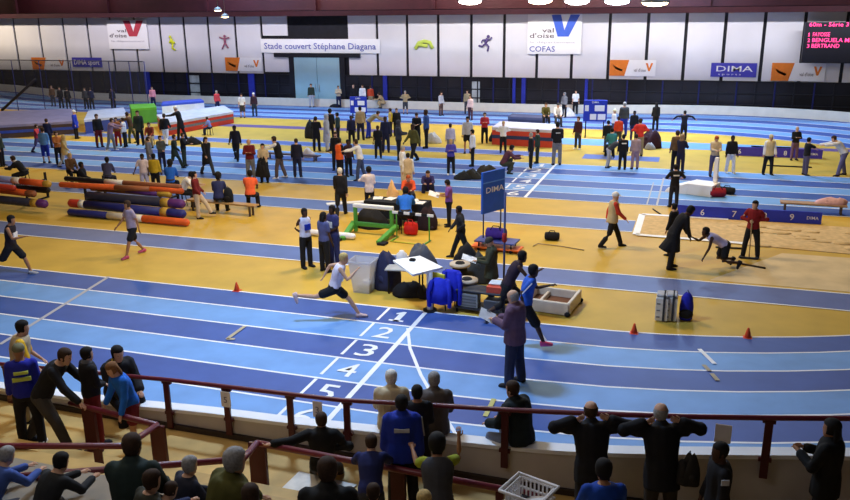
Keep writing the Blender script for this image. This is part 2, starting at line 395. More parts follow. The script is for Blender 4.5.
    if collar:
        K = MB(); K.tube([SC(sh+up2*.004), SC(nk+up2*.012)], [(.052*h, .06*h), (.045*h, .05*h)], 12, cm(collar), side=fw2); K.build('collar', parent=to)
    if stripe:
        for q in 'LR':
            so, el, wr, d2 = J[q+'arm']; s = 1 if q == 'L' else -1; K = MB()
            K.tube([SC(so+ys*(s*(.030+fit*.7))), SC(so.lerp(el, .9)+ys*(s*(.028+fit*.7)))], [.008*h, .008*h], 6, cm(stripe)); K.build('sleeve_stripe', parent=to)
    info = dict(o=o, h=h, head=loc+RT@SC(hc0))
    for q in 'LR':
        info[q] = loc+RT@SC(J[q+'arm'][2]+J[q+'arm'][3]*.05); info[q+'d'] = RT@J[q+'arm'][3]
    info['R3'] = RT
    ALLP.append(info); return info
DIR = dict(R=0, A=90, L=180, C=270, RA=45, LA=135, LC=225, RC=315)
STOOLS = []
def P(label, u, vf, vt=None, d='C', pose='stand', top='black', bot='black', z=None, **k):
    """a person whose feet are at image point u, vf; vt = image row of the head top"""
    g = G(u, vf, 0 if z is None else z)
    if z is None:
        for i in range(4): g = G(u, vf, surf(g.x, g.y))
    hh = 1.72
    if vt is not None: hh = max(1.52, min(1.92, HT(u, vt, g)))
    hh = k.pop('h', hh)
    stl = k.pop('seat', None)
    if stl: STOOLS.append((stl, V(g), .47*hh-.03))
    dep = (g-V((0, 0, CAM_H))).dot(cF)
    k.setdefault('vox', .034 if dep > 36 else (.028 if dep > 24 else .022))
    return person(label, g, DIR.get(d, d) if isinstance(d, str) else d, hh/1.01, pose, top, bot, **k)
def paper(label, p, size=(.21, .30), tilt=(0, 0, 0), col='white', cat='paper'):
    a = MB(); a.box((0, 0, 0), (size[0], size[1], .006), cm(col)); a.box((0, size[1]/2-.015, .006), (.08, .03, .012), cm('grey'))
    o = a.build('paper'); o.location = p; o.rotation_euler = tilt; tag(o, label, cat); return o
# ------------------------------------------------------------------ the hall
Y0, RAD, LW, XB, SL = 17.57, 15.3, 1.024, -2.5, 51.0
SMAX = .14
def sst(t): t = max(0, min(1, t)); return t*t*(3-2*t)
BL = math.pi*RAD
def slope(s):                                   # s: distance along the inner edge from the start of the near bend
    if s <= BL+30: return (SMAX+(.05-SMAX)*sst((s-12)/24))*min(sst((s+3)/14), sst((BL+9-s)/18))
    q = s-(BL+SL); return .12*min(sst((q+9)/16), sst((BL+7-q)/16))
def tp(s, d):
    if s <= 0: return V((XB+s, Y0-d, slope(s)*max(0, d)))
    if s <= BL:
        a = s/RAD; return V((XB+(RAD+d)*math.sin(a), Y0+RAD-(RAD+d)*math.cos(a), slope(s)*max(0, d)))
    if s <= BL+SL: return V((XB-(s-BL), Y0+2*RAD+d, slope(s)*max(0, d)))
    a = (s-BL-SL)/RAD; return V((XB-SL-(RAD+d)*math.sin(a), Y0+RAD+(RAD+d)*math.cos(a), slope(s)*max(0, d)))
WID = 6*LW
def surf(x, y):                                 # height of the ground at x, y
    if x < XB-SL:
        r = math.hypot(x-XB+SL, y-Y0-RAD); d = r-RAD; a = math.atan2(-(x-XB+SL), (y-Y0-RAD)); s = BL+SL+RAD*a
    elif x > XB:
        r = math.hypot(x-XB, y-Y0-RAD); d = r-RAD; a = math.atan2(x-XB, -(y-Y0-RAD)); s = RAD*a
    elif y < Y0+RAD: d = Y0-y; s = x-XB
    else: d = y-Y0-2*RAD; s = BL+XB-x
    return slope(s)*d+.012 if 0 < d < WID+.4 else .008
yel = mat((200, 164, 66), .62, .10, .9, spec=.3)
dkb, ltb = mat((62, 90, 160), .55, .10, 1.3, spec=.3), mat((110, 156, 214), .55, .09, 1.3, spec=.3)
wht = mat((238, 238, 242), .6, .04, 3)
run = mat((92, 110, 168), .55, .10, 1.1)
grl = mat((176, 164, 140), .7, .1, 4)
fl = MB(); fl.slab([(-85, 11.0), (26, 11.0), (26, 58), (-85, 58)], -.30, 0, yel); struct(fl, 'floor')
# running oval: lanes, lines
tr = MB(); ST = [-60+i*3 for i in range(17)]+[-9+i*.75 for i in range(12)]+[i*BL/48 for i in range(1, 49)]+[BL+i*1.5 for i in range(1, 35)]+[BL+SL+i*BL/40 for i in range(1, 41)]
def ribbon(mb, stations, d0, d1, z, M, f=tp):
    vs = []
    for s in stations:
        for d in (d0, d1):
            p = f(s, d); vs.append((p.x, p.y, p.z+z))
    fs = [(2*i, 2*i+1, 2*i+3, 2*i+2) for i in range(len(stations)-1)]
    mb.add(vs, fs, M)
for k in range(6): ribbon(tr, ST, k*LW, (k+1)*LW, .008, ltb if k % 2 else dkb)
ribbon(tr, ST, WID, WID+.45, .008, dkb)
for k in range(7): ribbon(tr, ST, k*LW-.03, k*LW+.03, .012, wht)
# outer skirt of the banking
SK_ = [s for s in ST if s > -3]
vs = []
for s in SK_:
    p = tp(s, WID+.45); vs += [(p.x, p.y, p.z+.008), (p.x, p.y, -.02)]
tr.add(vs, [(2*i, 2*i+1, 2*i+3, 2*i+2) for i in range(len(SK_)-1)], wht)
def line(mb, a, b, w, M, z=.015):
    a = V(a); b = V(b); t = (b-a).normalized(); n = V((-t.y, t.x, 0))*(w/2)
    mb.add([(*(a+n).xy, a.z+z), (*(a-n).xy, a.z+z), (*(b-n).xy, b.z+z), (*(b+n).xy, b.z+z)], [(0, 1, 2, 3)], M)
FX = -5.85
line(tr, (FX, Y0, 0), (FX, Y0-6*LW, 0), .11, wht)
for k in range(6):                               # short crosspieces and the painted lane numbers
    line(tr, (FX-.93, Y0-k*LW-.05, 0), (FX-.93, Y0-(k+1)*LW+.16, 0), .07, wht)
    put_text(tr, str(k+1), (FX-.49, Y0-(k+.5)*LW, .018), (1, 0, 0), (0, 1, 0), wht, h=.62, w=.36 if k == 0 else .40)
pts = [tp(s, d) for s, d in ((-3.42, 1.15), (-3.0, 2.2), (-2.35, 3.4), (-1.6, 4.6), (-.9, 5.7))]
for a, b in zip(pts, pts[1:]): line(tr, a, b, .07, wht, .018)
g1 = mat((178, 176, 182), .7, 0)
a, b = G(109, 277), G(0, 345); line(tr, a, b, .10, g1)
for (u0, v0), (u1, v1), M in (((245, 327), (227, 340), grl), ((227, 340), (235, 340), grl), ((699, 352), (714, 369), wht), ((703, 370), (709, 377), grl), ((711, 380), (717, 388), grl), ((494, 402), (485, 420), mat((196, 190, 120), .7, 0)), ((540, 335), (545, 342), g1)):
    a, b = G(u0, v0), G(u1, v1)
    a.z = surf(a.x, a.y); b.z = surf(b.x, b.y); line(tr, a, b, .09, M, .016)
struct(tr, 'running_track')
# sprint straight
sp = MB(); S0, S1 = 30.06, 37.05; lw = (S1-S0)/6
for k in range(6):
    sp.slab([(-62, S0+k*lw), (8.5, S0+k*lw), (8.5, S0+(k+1)*lw), (-62, S0+(k+1)*lw)], -.1, .008, dkb if k % 2 == 0 else ltb)
for k in range(7): line(sp, (-62, S0+k*lw, 0), (8.5, S0+k*lw, 0), .06, wht, .012)
line(sp, (-6.02, S0, 0), (-6.02, S1, 0), .12, wht)
for k in range(6):
    line(sp, (-7.08, S0+k*lw+.25, 0), (-7.08, S0+(k+1)*lw-.05, 0), .08, wht)
    put_text(sp, str(6-k), (-6.58, S0+(k+.5)*lw, .018), (1, 0, 0), (0, 1, 0), wht, h=.72, w=.40 if k == 5 else .48)
line(sp, (-1.2, S0, 0), (-1.2, S1-2, 0), .07, g1); line(sp, (-1.55, S0, 0), (-1.55, S1-3, 0), .05, g1)
struct(sp, 'sprint_track')
def strip(name, x0, x1, y0, y1, M, edge=True):
    a = MB(); a.slab([(x0, y0), (x1, y0), (x1, y1), (x0, y1)], -.1, .007, M)
    if edge:
        for y in (y0, y1): line(a, (x0, y, 0), (x1, y, 0), .06, wht, .012)
    struct(a, name)
strip('jump_runway', -62, 9, 20.44, 21.72, run)
strip('jump_runway', -62, -1.75, 26.18, 27.62, run)
strip('jump_runway', -40, -6.2, 38.75, 39.95, run)
strip('jump_runway', -5.1, -1.6, 38.75, 39.95, run, False)
strip('jump_runway', -34, -16.5, 44.2, 45.2, mat((104, 84, 130), .6, .1), False)
strip('jump_runway', -9.5, 4.5, 42.6, 44.6, ltb, False)
strip('jump_runway', 2.6, 9, 43.6, 44.4, mat((104, 84, 140), .6, .1), False)
# landing pit
sd = mat((206, 176, 128), .95, .16, 5)
pit = MB(); pit.slab([(-1.55, 25.8), (9.5, 25.1), (9.5, 28.62), (-1.55, 28.55)], -.2, .02, sd)
rnd.seed(3)
for i in range(40):
    x, y = rnd.uniform(1.5, 9), rnd.uniform(25.6, 28.2); pit.ell((x, y, .015), (rnd.uniform(.15, .5), rnd.uniform(.1, .3), rnd.uniform(.03, .07)), sd, 8, 4)
struct(pit, 'sand_pit')
ap = MB(); ap.slab([(.6, 21.9), (9.5, 21.9), (9.5, 25.1), (2.6, 25.0)], -.1, .006, mat((214, 190, 148), .95, .14, 1.2)); struct(ap, 'sand_apron')
pf = MB()
for a, b in (((-1.6, 25.85), (-1.6, 28.55)), ((-1.6, 28.55), (1.2, 28.58)), ((-1.6, 25.85), (1.6, 25.72))): line(pf, (*a, 0), (*b, 0), .22, wht, .03)
struct(pf, 'trim_1')
# ------------------------------------------------------------------ far wall
WYY = 55.6
clad = mat((216, 214, 222), .6, .05, .5); dark = mat((30, 30, 38), .45, .2, 3); blk = mat((14, 14, 18), .4, .2, 2)
wl = MB(); wl.box((-24, WYY+.30, 3.6), (130, .3, 7.6), dark)
z0 = 2.22; zt = 6.55
cols = [-6, 16, 41, 65, 89, 112, 136, 161, 185, 209, 236, 262, 289]
xs = [WY(u, 45, WYY).x for u in cols]; xs = [xs[0]-1.9*k for k in range(8, 0, -1)]+xs
cols2 = [347, 377, 407, 438, 471, 504, 537, 572, 609, 647, 685, 724, 763, 803, 845]
xs2 = [WY(u, 45, WYY).x for u in cols2]; xs2 += [xs2[-1]+2.5*k for k in range(1, 8)]
for L in (xs, xs2):
    for a, b in zip(L, L[1:]):
        lo = z0
        if L is xs and b == xs[-1]: continue
        wl.box(((a+b)/2, WYY+.1, (lo+zt)/2), (b-a-.2, .12, zt-lo), clad)
a, b = xs[-2], xs[-1]; wl.box(((a+b)/2, WYY+.1, 5.75), (b-a-.2, .12, 1.6), clad); wl.box(((a+b)/2, WYY+.1, 3.2), (b-a-.2, .12, 1.7), clad)
struct(wl, 'wall_back')
glz = mat((34, 33, 40), .3, .6, .30, spec=.3); bl = mat((30, 34, 88), .4, .1)  # blotchy lighter tone of the glass paints in muted reflections
gw = MB()
XL, XR = xs[0], xs2[-1]
def glazing(x0, x1, n):
    a = MB(); a.box(((x0+x1)/2, WYY, 1.1), (x1-x0, .06, 2.2), glz)
    step = (x1-x0)/max(1, round((x1-x0)/1.12)); x = x0; i = 0
    while x <= x1+.01:
        a.box((x, WYY-.05, 1.1), (.09, .10, 2.2), dark if i % 2 else bl); x += step; i += 1
    for z in (.06, .75, 1.45, 2.18): a.box(((x0+x1)/2, WYY-.05, z), (x1-x0, .09, .06), dark)
    struct(a, n)
dl, dr = WY(296, 90, WYY).x, WY(341, 90, WYY).x
glazing(XL, dl-.25, 'window_1'); glazing(dr+.25, XR, 'window_2')
cf = MB()
for u0, u1 in ((147, 152), (250, 256), (384, 388), (513, 516), (522, 526), (585, 588)):
    a, b = WY(u0, 90, WYY).x, WY(u1, 90, WYY).x; cf.box(((a+b)/2, WYY-.13, 1.1), (b-a, .12, 2.25), mat((42, 50, 150), .4, .1))
struct(cf, 'trim_2')
dm = mat((150, 186, 200), .5, .05, 1)
dz = WY(320, 57, WYY).z
d = MB(); mid = (dl+dr)/2
for s, (a, b) in ((0, (dl, mid-.02)), (1, (mid+.02, dr))): d.box(((a+b)/2, WYY-.03, dz/2), (b-a, .1, dz), dm, bev=.02)
for x in (dl-.2, dr+.2): d.box((x, WYY-.03, dz/2), (.4, .16, dz), dark)
d.box((mid, WYY-.03, dz+.12), (dr-dl+3.2, .16, .3), dark)
dd = struct(d, 'door_1')
for s in (-.14, .14):
    h = MB(); h.tube([(mid+s, WYY-.12, 1.0), (mid+s, WYY-.12, 1.5)], .025, 8, mat((170, 170, 176), .3, 0, metal=1)); h.build('door_handle', parent=dd)
# clear-lit stair windows behind the glass
lit = mat((170, 176, 178), .6, .3, 2)
for u, v0, v1 in ((196, 75, 101), (476, 81, 106)):
    a = MB(); p0 = WY(u-4, v1, WYY-.05); p1 = WY(u+4, v0, WYY-.05)
    for k in range(3):
        zz = p0.z+(p1.z-p0.z)*(k+.5)/3; a.box(((p0.x+p1.x)/2, WYY-.07, zz), (p1.x-p0.x, .05, (p1.z-p0.z)/3-.08), lit)
    struct(a, 'window_%d' % (3 if u < 300 else 4))
# low barrier round the outside of the oval
br = MB(); bm_ = mat((222, 214, 200), .6, .06, 2)
BS = [s for s in ST if s > 14]
vs = []
for s in BS:
    for dd_, hh in ((WID+.5, 0), (WID+.5, .55), (WID+.62, .55), (WID+.62, 0)):
        p = tp(s, WID+.45); q = tp(s, dd_); vs.append((q.x, q.y, p.z*(1 if hh else 0)+hh-(0 if hh else .01)))
br.add(vs, [(4*i+k, 4*i+(k+1) % 4, 4*i+4+(k+1) % 4, 4*i+4+k) for i in range(len(BS)-1) for k in range(4)], bm_)
struct(br, 'trim_3')
# side walls, roof and its beams
w = MB(); w.box((-86, 30, 5.5), (.3, 62, 11.6), mat((150, 146, 150), .8, .1)); struct(w, 'wall_left')
w = MB(); w.box((27, 30, 5.5), (.3, 62, 11.6), mat((110, 104, 108), .8, .1)); struct(w, 'wall_right')
w = MB(); w.box((-30, 27, 11.4), (118, 66, .3), mat((70, 56, 58), .8, .1)); struct(w, 'ceiling')
mar = mat((52, 17, 24), .5, .15, 2)
zb = WY(300, 10.5, 50.5).z
w = MB(); w.box((-26, 50.5, zb+1.0), (120, .5, 2.0), mar)
for i in range(14): w.box((-80+i*8, 50.2, zb+1.0), (.25, .3, 2.0), mar)
struct(w, 'trim_4')
w = MB(); zb2 = WY(60, 18, 54.9).z; w.box((-26, 55.1, zb2+.17), (120, .5, .34), mat((60, 26, 36), .5, .15, 2)); w.box((-26, 55.2, zb2+1.6), (120, .3, 1.9), mat((60, 26, 36), .5, .15, 2)); struct(w, 'trim_5')
# ------------------------------------------------------------------ stand, parapet, rails
FZ = .5
plank = mat((196, 160, 96), .6, .22, 1.6); conc = mat((150, 138, 122), .8, .1, 2)
st = MB()
def pY(x): return 10.14+(.022*max(0, x+2.0)**2)
_LG = []
for u_, v_ in ((-60, 380), (0, 387), (130, 404.5), (200, 411), (290, 422.5), (340, 427.5), (430, 437.5), (500, 445), (560, 450), (620, 452.5), (700, 453.5), (780, 454), (850, 455), (930, 455)):
    x_ = -6
    for i in range(10):
        q_ = WY(u_, v_, pY(x_)); x_ = q_.x
    _LG.append((x_, q_.z))
def ledge(s):                                    # top height of the parapet along the near side
    x = XB+s
    if x <= _LG[0][0]: return _LG[0][1]
    for (x0, z0_), (x1, z1_) in zip(_LG, _LG[1:]):
        if x <= x1: return z0_+(z1_-z0_)*(x-x0)/(x1-x0)
    return _LG[-1][1]
st.slab([(-34, 8.5), (7, 8.5), (7, 10.12), (-34, 10.12)], .0, FZ, plank)
st.slab([(-34, 0), (-3.7, 0), (-3.7, 6.1), (-34, 6.1)], 0, FZ+.44*2, conc)
for k in range(1, 14):
    y1 = 8.5-.8*(k-1); xl = -34 if k < 4 else (-4.95 if k == 4 else -3.7); st.slab([(xl, y1-.8), (7, y1-.8), (7, y1), (xl, y1)], 0, FZ+.44*k, plank if k < 3 else conc)
struct(st, 'floor_stand')
pw = MB(); face = mat((190, 182, 180), .75, .08, 2)
X_ = [-36+i for i in range(27)]+[-9+i*.5 for i in range(37)]
vs = []
for x in X_:
    y = pY(x); zt_ = ledge(x-XB)
    for yy, zz in ((y, FZ-.02), (y, zt_-.06), (y-.03, zt_-.06), (y-.03, zt_), (y+.19, zt_), (y+.19, -.02)): vs.append((x, yy, zz))
for k, M in ((0, face), (1, wht), (2, wht), (3, wht), (4, wht)):
    pw.add([vs[6*i+q] for i in range(len(X_)) for q in (k, k+1)], [(2*i, 2*i+1, 2*i+3, 2*i+2) for i in range(len(X_)-1)], M)
struct(pw, 'wall_parapet')
bs = MB()
vs = []
for x in X_: vs += [(x, pY(x)-.05, FZ), (x, pY(x)-.05, FZ+.09), (x, pY(x)+.02, FZ+.09)]
bs.add(vs, [(3*i+q, 3*i+q+1, 3*i+4+q, 3*i+3+q) for i in range(len(X_)-1) for q in (0, 1)], mat((60, 50, 46), .7, .1)); struct(bs, 'baseboard_parapet')
red = mat((104, 28, 44), .38, .08, 6, spec=.5); redd = mat((74, 22, 32), .4, .08, 6)
def railz(x): return WY(PRJ((x, pY(x)-.06, 1.5))[0], 0, 1).z
def rail_pt(u, v):
    X = -6
    for i in range(12):
        p = WY(u, v, pY(X)-.08); X = p.x
    return p
rl = thing('guard_rail', G(300, 450, FZ), 'long dark red handrail on posts along the white trackside parapet', 'handrail'); L0 = V(rl.location)
a = MB(); RP = [rail_pt(u, v) for u, v in ((-70, 357), (0, 364), (170, 380), (340, 400), (430, 405), (510, 410), (600, 414), (680, 416.5), (770, 418), (850, 418.5), (930, 418))]
a.tube([p-L0 for p in RP], .036, 8, red); a.build('handrail', parent=rl)
for u, v in ((4, 364.5), (165, 379.5), (225, 386.5), (289, 394), (346, 400), (505, 409.8), (770, 418)):
    p = rail_pt(u, v); a = MB(); zl = ledge(p.x-XB)
    a.box((p.x-L0.x, p.y-L0.y+.01, (p.z+zl-.32)/2), (.10, .035, p.z-zl+.30), redd)
    for zz in (zl-.05, p.z-.06): a.box((p.x-L0.x, p.y-L0.y+.03, zz), (.16, .05, .05), redd)
    q = a.build('post', parent=rl); q.location = (0, 0, -L0.z)
def barrier(label, pts, posts, rad=.045, wide=.13):
    g = thing('guard_rail', V((pts[0].x, pts[0].y, FZ)), label, 'handrail'); L = V(g.location)
    a = MB()
    for p, q in zip(pts, pts[1:]): a.tube([p-L, q-L], rad, 8, red)
    a.build('handrail', parent=g)
    for p, w, zf in posts:
        a = MB(); a.box((p.x-L.x, p.y-L.y, (p.z+zf)/2-L.z), (w, .06, p.z-zf), redd, bev=.01); a.box((p.x-L.x, p.y-L.y, zf+.02-L.z), (w+.06, .12, .03), redd); a.build('post', parent=g)
    return g
RZ = 1.25
A0, A1, A2, A3 = G(70, 403, RZ), G(157, 425, RZ), G(127, 446, 1.42), G(-60, 446, 1.42)
barrier('dark red barrier ending in a broad post behind the bald man in dark green', [A0, A1, A2, A3], [(A1, .24, FZ), (G(88, 408, RZ), .22, FZ), (G(97, 446, 1.42), .10, .9)])
B0, B1, B2, B3 = G(545, 497, RZ), G(257, 443, RZ), G(243, 459, 1.6), G(-40, 481, 1.9)
barrier('dark red barrier the boy leans on, with a broad end post beside the olive jacket', [B0, B1, B2, B3], [(B1, .26, FZ), (G(398, 466, RZ), .2, FZ), (G(500, 488, RZ), .1, FZ), (G(40, 477, 1.86), .1, 1.3)])
# ------------------------------------------------------------------ light
def lamp(kind, name, loc, power, col=(1, .93, .82), size=1.0, rot=(0, 0, 0), sy=None, spread=None):
    l = bpy.data.lights.new(name, kind); l.energy = power; l.color = col
    if kind == 'AREA':
        l.size = size
        if sy: l.shape = 'RECTANGLE'; l.size_y = sy
        if spread: l.spread = spread
    o = bpy.data.objects.new(name, l); o.location = loc; o.rotation_euler = rot; COL.objects.link(o); return o
LAMPS = [(-30, 36, 850, 300), (-29, 46, 420, 1250), (-22, 16, 140, 40), (-21, 40, 260, 800), (-14, 24, 360, 120), (-8, 15, 480, 1000), (-10, 9.5, 170, 110), (-8, 24, 660, 300), (-8, 46, 560, 300), (-1, 30, 360, 170), (-1, 38, 300, 560), (-2, 46, 650, 1700), (5, 32, 310, 80), (-44, 40, 260, 130)]  # the one above the stand walkway is added to brighten its planks
KL = 1.15
for x, y, r, b in LAMPS:
    g = .6*r+.4*b; q = max(r, b); lamp('AREA', 'hall_light', (x, y, 10.6), q*KL, (r/q, g/q, b/q), 1.8, sy=1.0)
for x, p, c in ((-57, 1150, (1, .84, .60)), (-42, 640, (.93, .88, 1)), (-28, 640, (.95, .92, 1)), (-14, 820, (1, .96, .92)), (-2, 800, (1, .97, .98)), (10, 600, (.95, .96, 1))):
    lamp('AREA', 'wall_fill', (x, 49.3, 10.4), p, c, 8, rot=(math.radians(50), 0, 0), sy=.5)  # unseen strips added to brighten the far wall cladding
lamp('AREA', 'stand_fill', (-5.5, 4.5, 8.6), 62, (1, .93, .88), 3.0, rot=(math.radians(38), 0, 0), sy=1.0)  # added fill from the spectator side, lifts the parapet face
for x, p, c in ((-22, 190, (1, .66, .60)), (-14, 200, (1, .70, .64)), (-7, 70, (1, .72, .55))):
    lamp('AREA', 'beam_fill', (x, 47.6, 8.4), p, c, 5, rot=(math.radians(95), 0, 0), sy=.4)  # unseen warm fills added so the middle of the roof beam looks lit
# row of glaring lamps under the roof beam
for i, (u, v, c) in enumerate(((470, 1.5, (255, 244, 226)), (540, 1, (255, 226, 190)), (577, 1.5, (255, 255, 255)), (617, 1.5, (226, 242, 255)), (655, 3, (255, 224, 170)), (218, 10.5, (255, 226, 170)), (225, 17, (255, 214, 150)))):
    p = WY(u, v, 47.0); s = 1.15 if i < 5 else .42
    t = thing('pendant_lamp', p, ['broad white lamp under the roof beam above the runner pictogram', 'warm lamp under the roof beam directly over the large blue V', 'white lamp under the roof beam just past the large blue V', 'bluish white lamp under the roof beam second from the scoreboard', 'orange tinted lamp under the roof beam nearest the scoreboard', 'small upper lamp of the pair over the red jumper pictogram', 'small lower lamp of the pair over the red jumper pictogram'][i], 'lamp', 'lamps under the roof beam')
    a = MB(); a.rings([[(r*s*math.cos(k*math.pi/8), r*s*.8*math.sin(k*math.pi/8), z*s) for k in range(16)] for r, z in ((.62, .02), (.66, .02), (.5, .3), (.2, .5), (.05, .52))], mat((90, 86, 84), .5, 0)); a.build('lamp_shade', parent=t); a = MB(); a.tube([(0, 0, .5*s), (0, 0, 11.24-p.z)], .025, 6, mat((90, 86, 84), .5, 0), round_ends=False); a.build('rod', parent=t)
    a = MB(); a.ell((0, 0, .02), (.58*s, .46*s, .17*s), mat(c, .5, 0, emit=30 if i < 5 else 12), 14, 8); a.build('lamp_lens', parent=t)
wd = bpy.data.worlds.new('hall_air'); sc.world = wd; wd.use_nodes = True
wd.node_tree.nodes['Background'].inputs['Color'].default_value = (.7, .62, .75, 1); wd.node_tree.nodes['Background'].inputs['Strength'].default_value = .055
sc.view_settings.view_transform = 'Standard'; sc.view_settings.look = 'None'; sc.view_settings.gamma = 1; sc.view_settings.exposure = .12
sc.cycles.max_bounces = 5; sc.cycles.diffuse_bounces = 3
# ------------------------------------------------------------------ signs on the far wall
SY = WYY-.02
white_b = mat((238, 236, 240), .6, .02, 2)
def wall_sign(name, label, cat, box, M, texts=(), polys=(), depth=.06, group=None):
    u0, v0, u1, v1 = box
    p0 = WY(u0, (v1), SY); p1 = WY(u1, v0, SY); c = (WY((u0+u1)/2, (v0+v1)/2, SY)); w = p1.x-p0.x
    zt_ = WY((u0+u1)/2, v0, SY).z; zb_ = WY((u0+u1)/2, v1, SY).z
    o = MB(); o.box((0, 0, 0), (w, depth, zt_-zb_), M); r = o.build(name); r.location = (c.x, SY-depth/2+.03, (zt_+zb_)/2); tag(r, label, cat, group)
    def loc(fx, fy): return V(((fx-.5)*w, -depth/2-.004, (.5-fy)*(zt_-zb_)))
    if polys:
        for pts, PM in polys:
            a = MB(); n = len(pts); vs = [loc(*q) for q in pts]; a.add(vs+[q+V((0, -.012, 0)) for q in vs], [tuple(range(n)), tuple(range(2*n-1, n-1, -1))]+[(i, (i+1) % n, n+(i+1) % n, n+i) for i in range(n)], PM); a.build('emblem', parent=r)
    if texts:
        for t, fx, fy, fh, fw, TM in texts:
            a = MB(); put_text(a, t, loc(fx, fy)+V((0, -.014, 0)), (1, 0, 0), (0, 0, 1), TM, h=fh*(zt_-zb_), w=fw*w if fw else None); a.build('lettering', parent=r)
    return r
tb = mat((86, 92, 176), .6, 0); tk = mat((96, 84, 92), .6, 0); vb = mat((72, 104, 210), .6, .04); vr = mat((186, 62, 78), .6, .04); org = mat((226, 124, 42), .6, .04); ltt = mat((190, 184, 196), .6, 0)
wall_sign('banner_sign', 'long white banner with violet lettering over the pale double door', 'banner', (260, 39, 378, 53), white_b, [('Stade couvert Stéphane Diagana', .5, .5, .44, .94, tb)])
VP = [(.48, .02), (.65, .02), (.72, .40), (.82, .02), (.99, .02), (.80, .56), (.60, .56)]
wall_sign('sign', 'large white sign with a blue V and the letters COFAS', 'sign', (527, 14, 582, 54), white_b,
          [('val', .38, .40, .11, .22, tk), ("d'oise", .27, .535, .12, .46, tk), ('le département', .47, .70, .055, .85, ltt), ('COFAS', .28, .87, .14, .48, tb)], [([(.44+(x-.48)*1.02, y) for x, y in VP], vb)], .10)
wall_sign('sign', 'white sign with a red V high on the wall toward the safety net', 'sign', (110, 20, 146, 49), white_b,
          [('val', .36, .36, .11, .24, tk), ("d'oise", .26, .53, .13, .44, tk), ('le département', .5, .72, .06, .85, ltt)], [([(.42+(x-.48)*1.0, y) for x, y in VP], vr)], .10)
def vlogo(x0, y0, w, h):
    return [([(x0, y0), (x0+w*.28, y0), (x0+w*.5, y0+h*.6), (x0+w*.72, y0), (x0+w, y0), (x0+w*.6, y0+h), (x0+w*.4, y0+h)], org)]
for (bx, lab) in (((33, 57.5, 66, 69.5), 'orange and white banner left of a small violet banner, behind the safety net'), ((226, 57.5, 261, 71), 'orange and white banner beside the long white banner above the glazing'), ((609, 60, 656, 76), 'orange and white banner between the COFAS sign and the blue DIMA banner'), ((770, 63, 826, 81), 'orange and white banner just under the scoreboard')):
    wall_sign('banner_sign', lab, 'banner', bx, white_b, [("val d'oise", .66, .62, .20, .26, tk)], [([(0, 0), (.42, 0), (.33, 1), (0, 1)], org), ([(.06, .3), (.16, .45), (.3, .62), (.26, .72), (.12, .55)], white_b)]+vlogo(.78, .18, .16, .5), group='orange and white banners')
db = mat((70, 66, 176), .55, .05)
wall_sign('banner_sign', 'violet blue DIMA banner between two orange banners', 'banner', (710, 63, 757, 77), db, [('DIMA', .52, .40, .40, .80, white_b), ('s p o r t s', .42, .80, .13, .5, white_b)], group='blue banners')
wall_sign('banner_sign', 'small violet blue banner with white lettering under the sign with the red V', 'banner', (73, 57.5, 101, 67), db, [('DIMA sport', .5, .5, .5, .86, white_b)], group='blue banners')
# pictograms cut from sheet
def picto(label, u, v, hpx, M, parts, k=1):
    c = WY(u, v, SY); s = (WY(u, v-hpx/2, SY).z-WY(u, v+hpx/2, SY).z)
    a = MB()
    for p, r in parts:
        if len(p) == 1: a.ell((p[0][0]*s, 0, p[0][1]*s), (r*s, .03, r*s), M, 10, 6)
        else: a.tube([(x*s, 0, z*s) for x, z in p], [(.03, r*s)]*len(p), 8, M, side=(0, 1, 0))
    o = a.build('pictogram_sign'); o.location = (c.x, SY-.02, c.z); tag(o, label, 'pictogram')
pv = mat((88, 72, 124), .6, 0); pr_ = mat((150, 84, 110), .6, 0); py = mat((214, 220, 40), .6, 0); pg = mat((190, 206, 90), .6, 0)
picto('violet running figure pictogram on the white cladding', 486, 43, 17, pv, [([(.14, .38)], .10), ([(.08, .26), (-.04, -.02)], .09), ([(.06, .2), (.28, .2), (.36, .34)], .045), ([(.04, .2), (-.2, .18), (-.28, .04)], .045), ([(-.02, -.04), (.16, -.2), (.1, -.48)], .06), ([(-.06, -.04), (-.22, -.2), (-.45, -.16)], .055)])
picto('reddish jumping figure pictogram on the white cladding', 225, 42, 15, pr_, [([(0, .38)], .1), ([(0, .25), (0, -.06)], .09), ([(0, .2), (-.4, .32)], .045), ([(0, .2), (.36, .3)], .045), ([(0, -.06), (-.26, -.46)], .055), ([(0, -.06), (.24, -.4)], .055)])
picto('yellow figure pictogram leaning back on the white cladding', 172, 43, 16, py, [([(-.1, .38)], .1), ([(-.06, .26), (.06, -.06)], .11), ([(-.02, .14), (.22, .0)], .06), ([(.06, -.08), (-.02, -.32), (.2, -.44)], .07), ([(-.06, .2), (-.2, .0)], .05)])
picto('pale green curved figure pictogram beside the long white banner', 422, 46, 12, pg, [([(-.6, -.25), (-.3, .25), (.2, .4), (.7, .3), (.95, -.2)], .16), ([(-.3, .1), (.5, .0)], .14)])
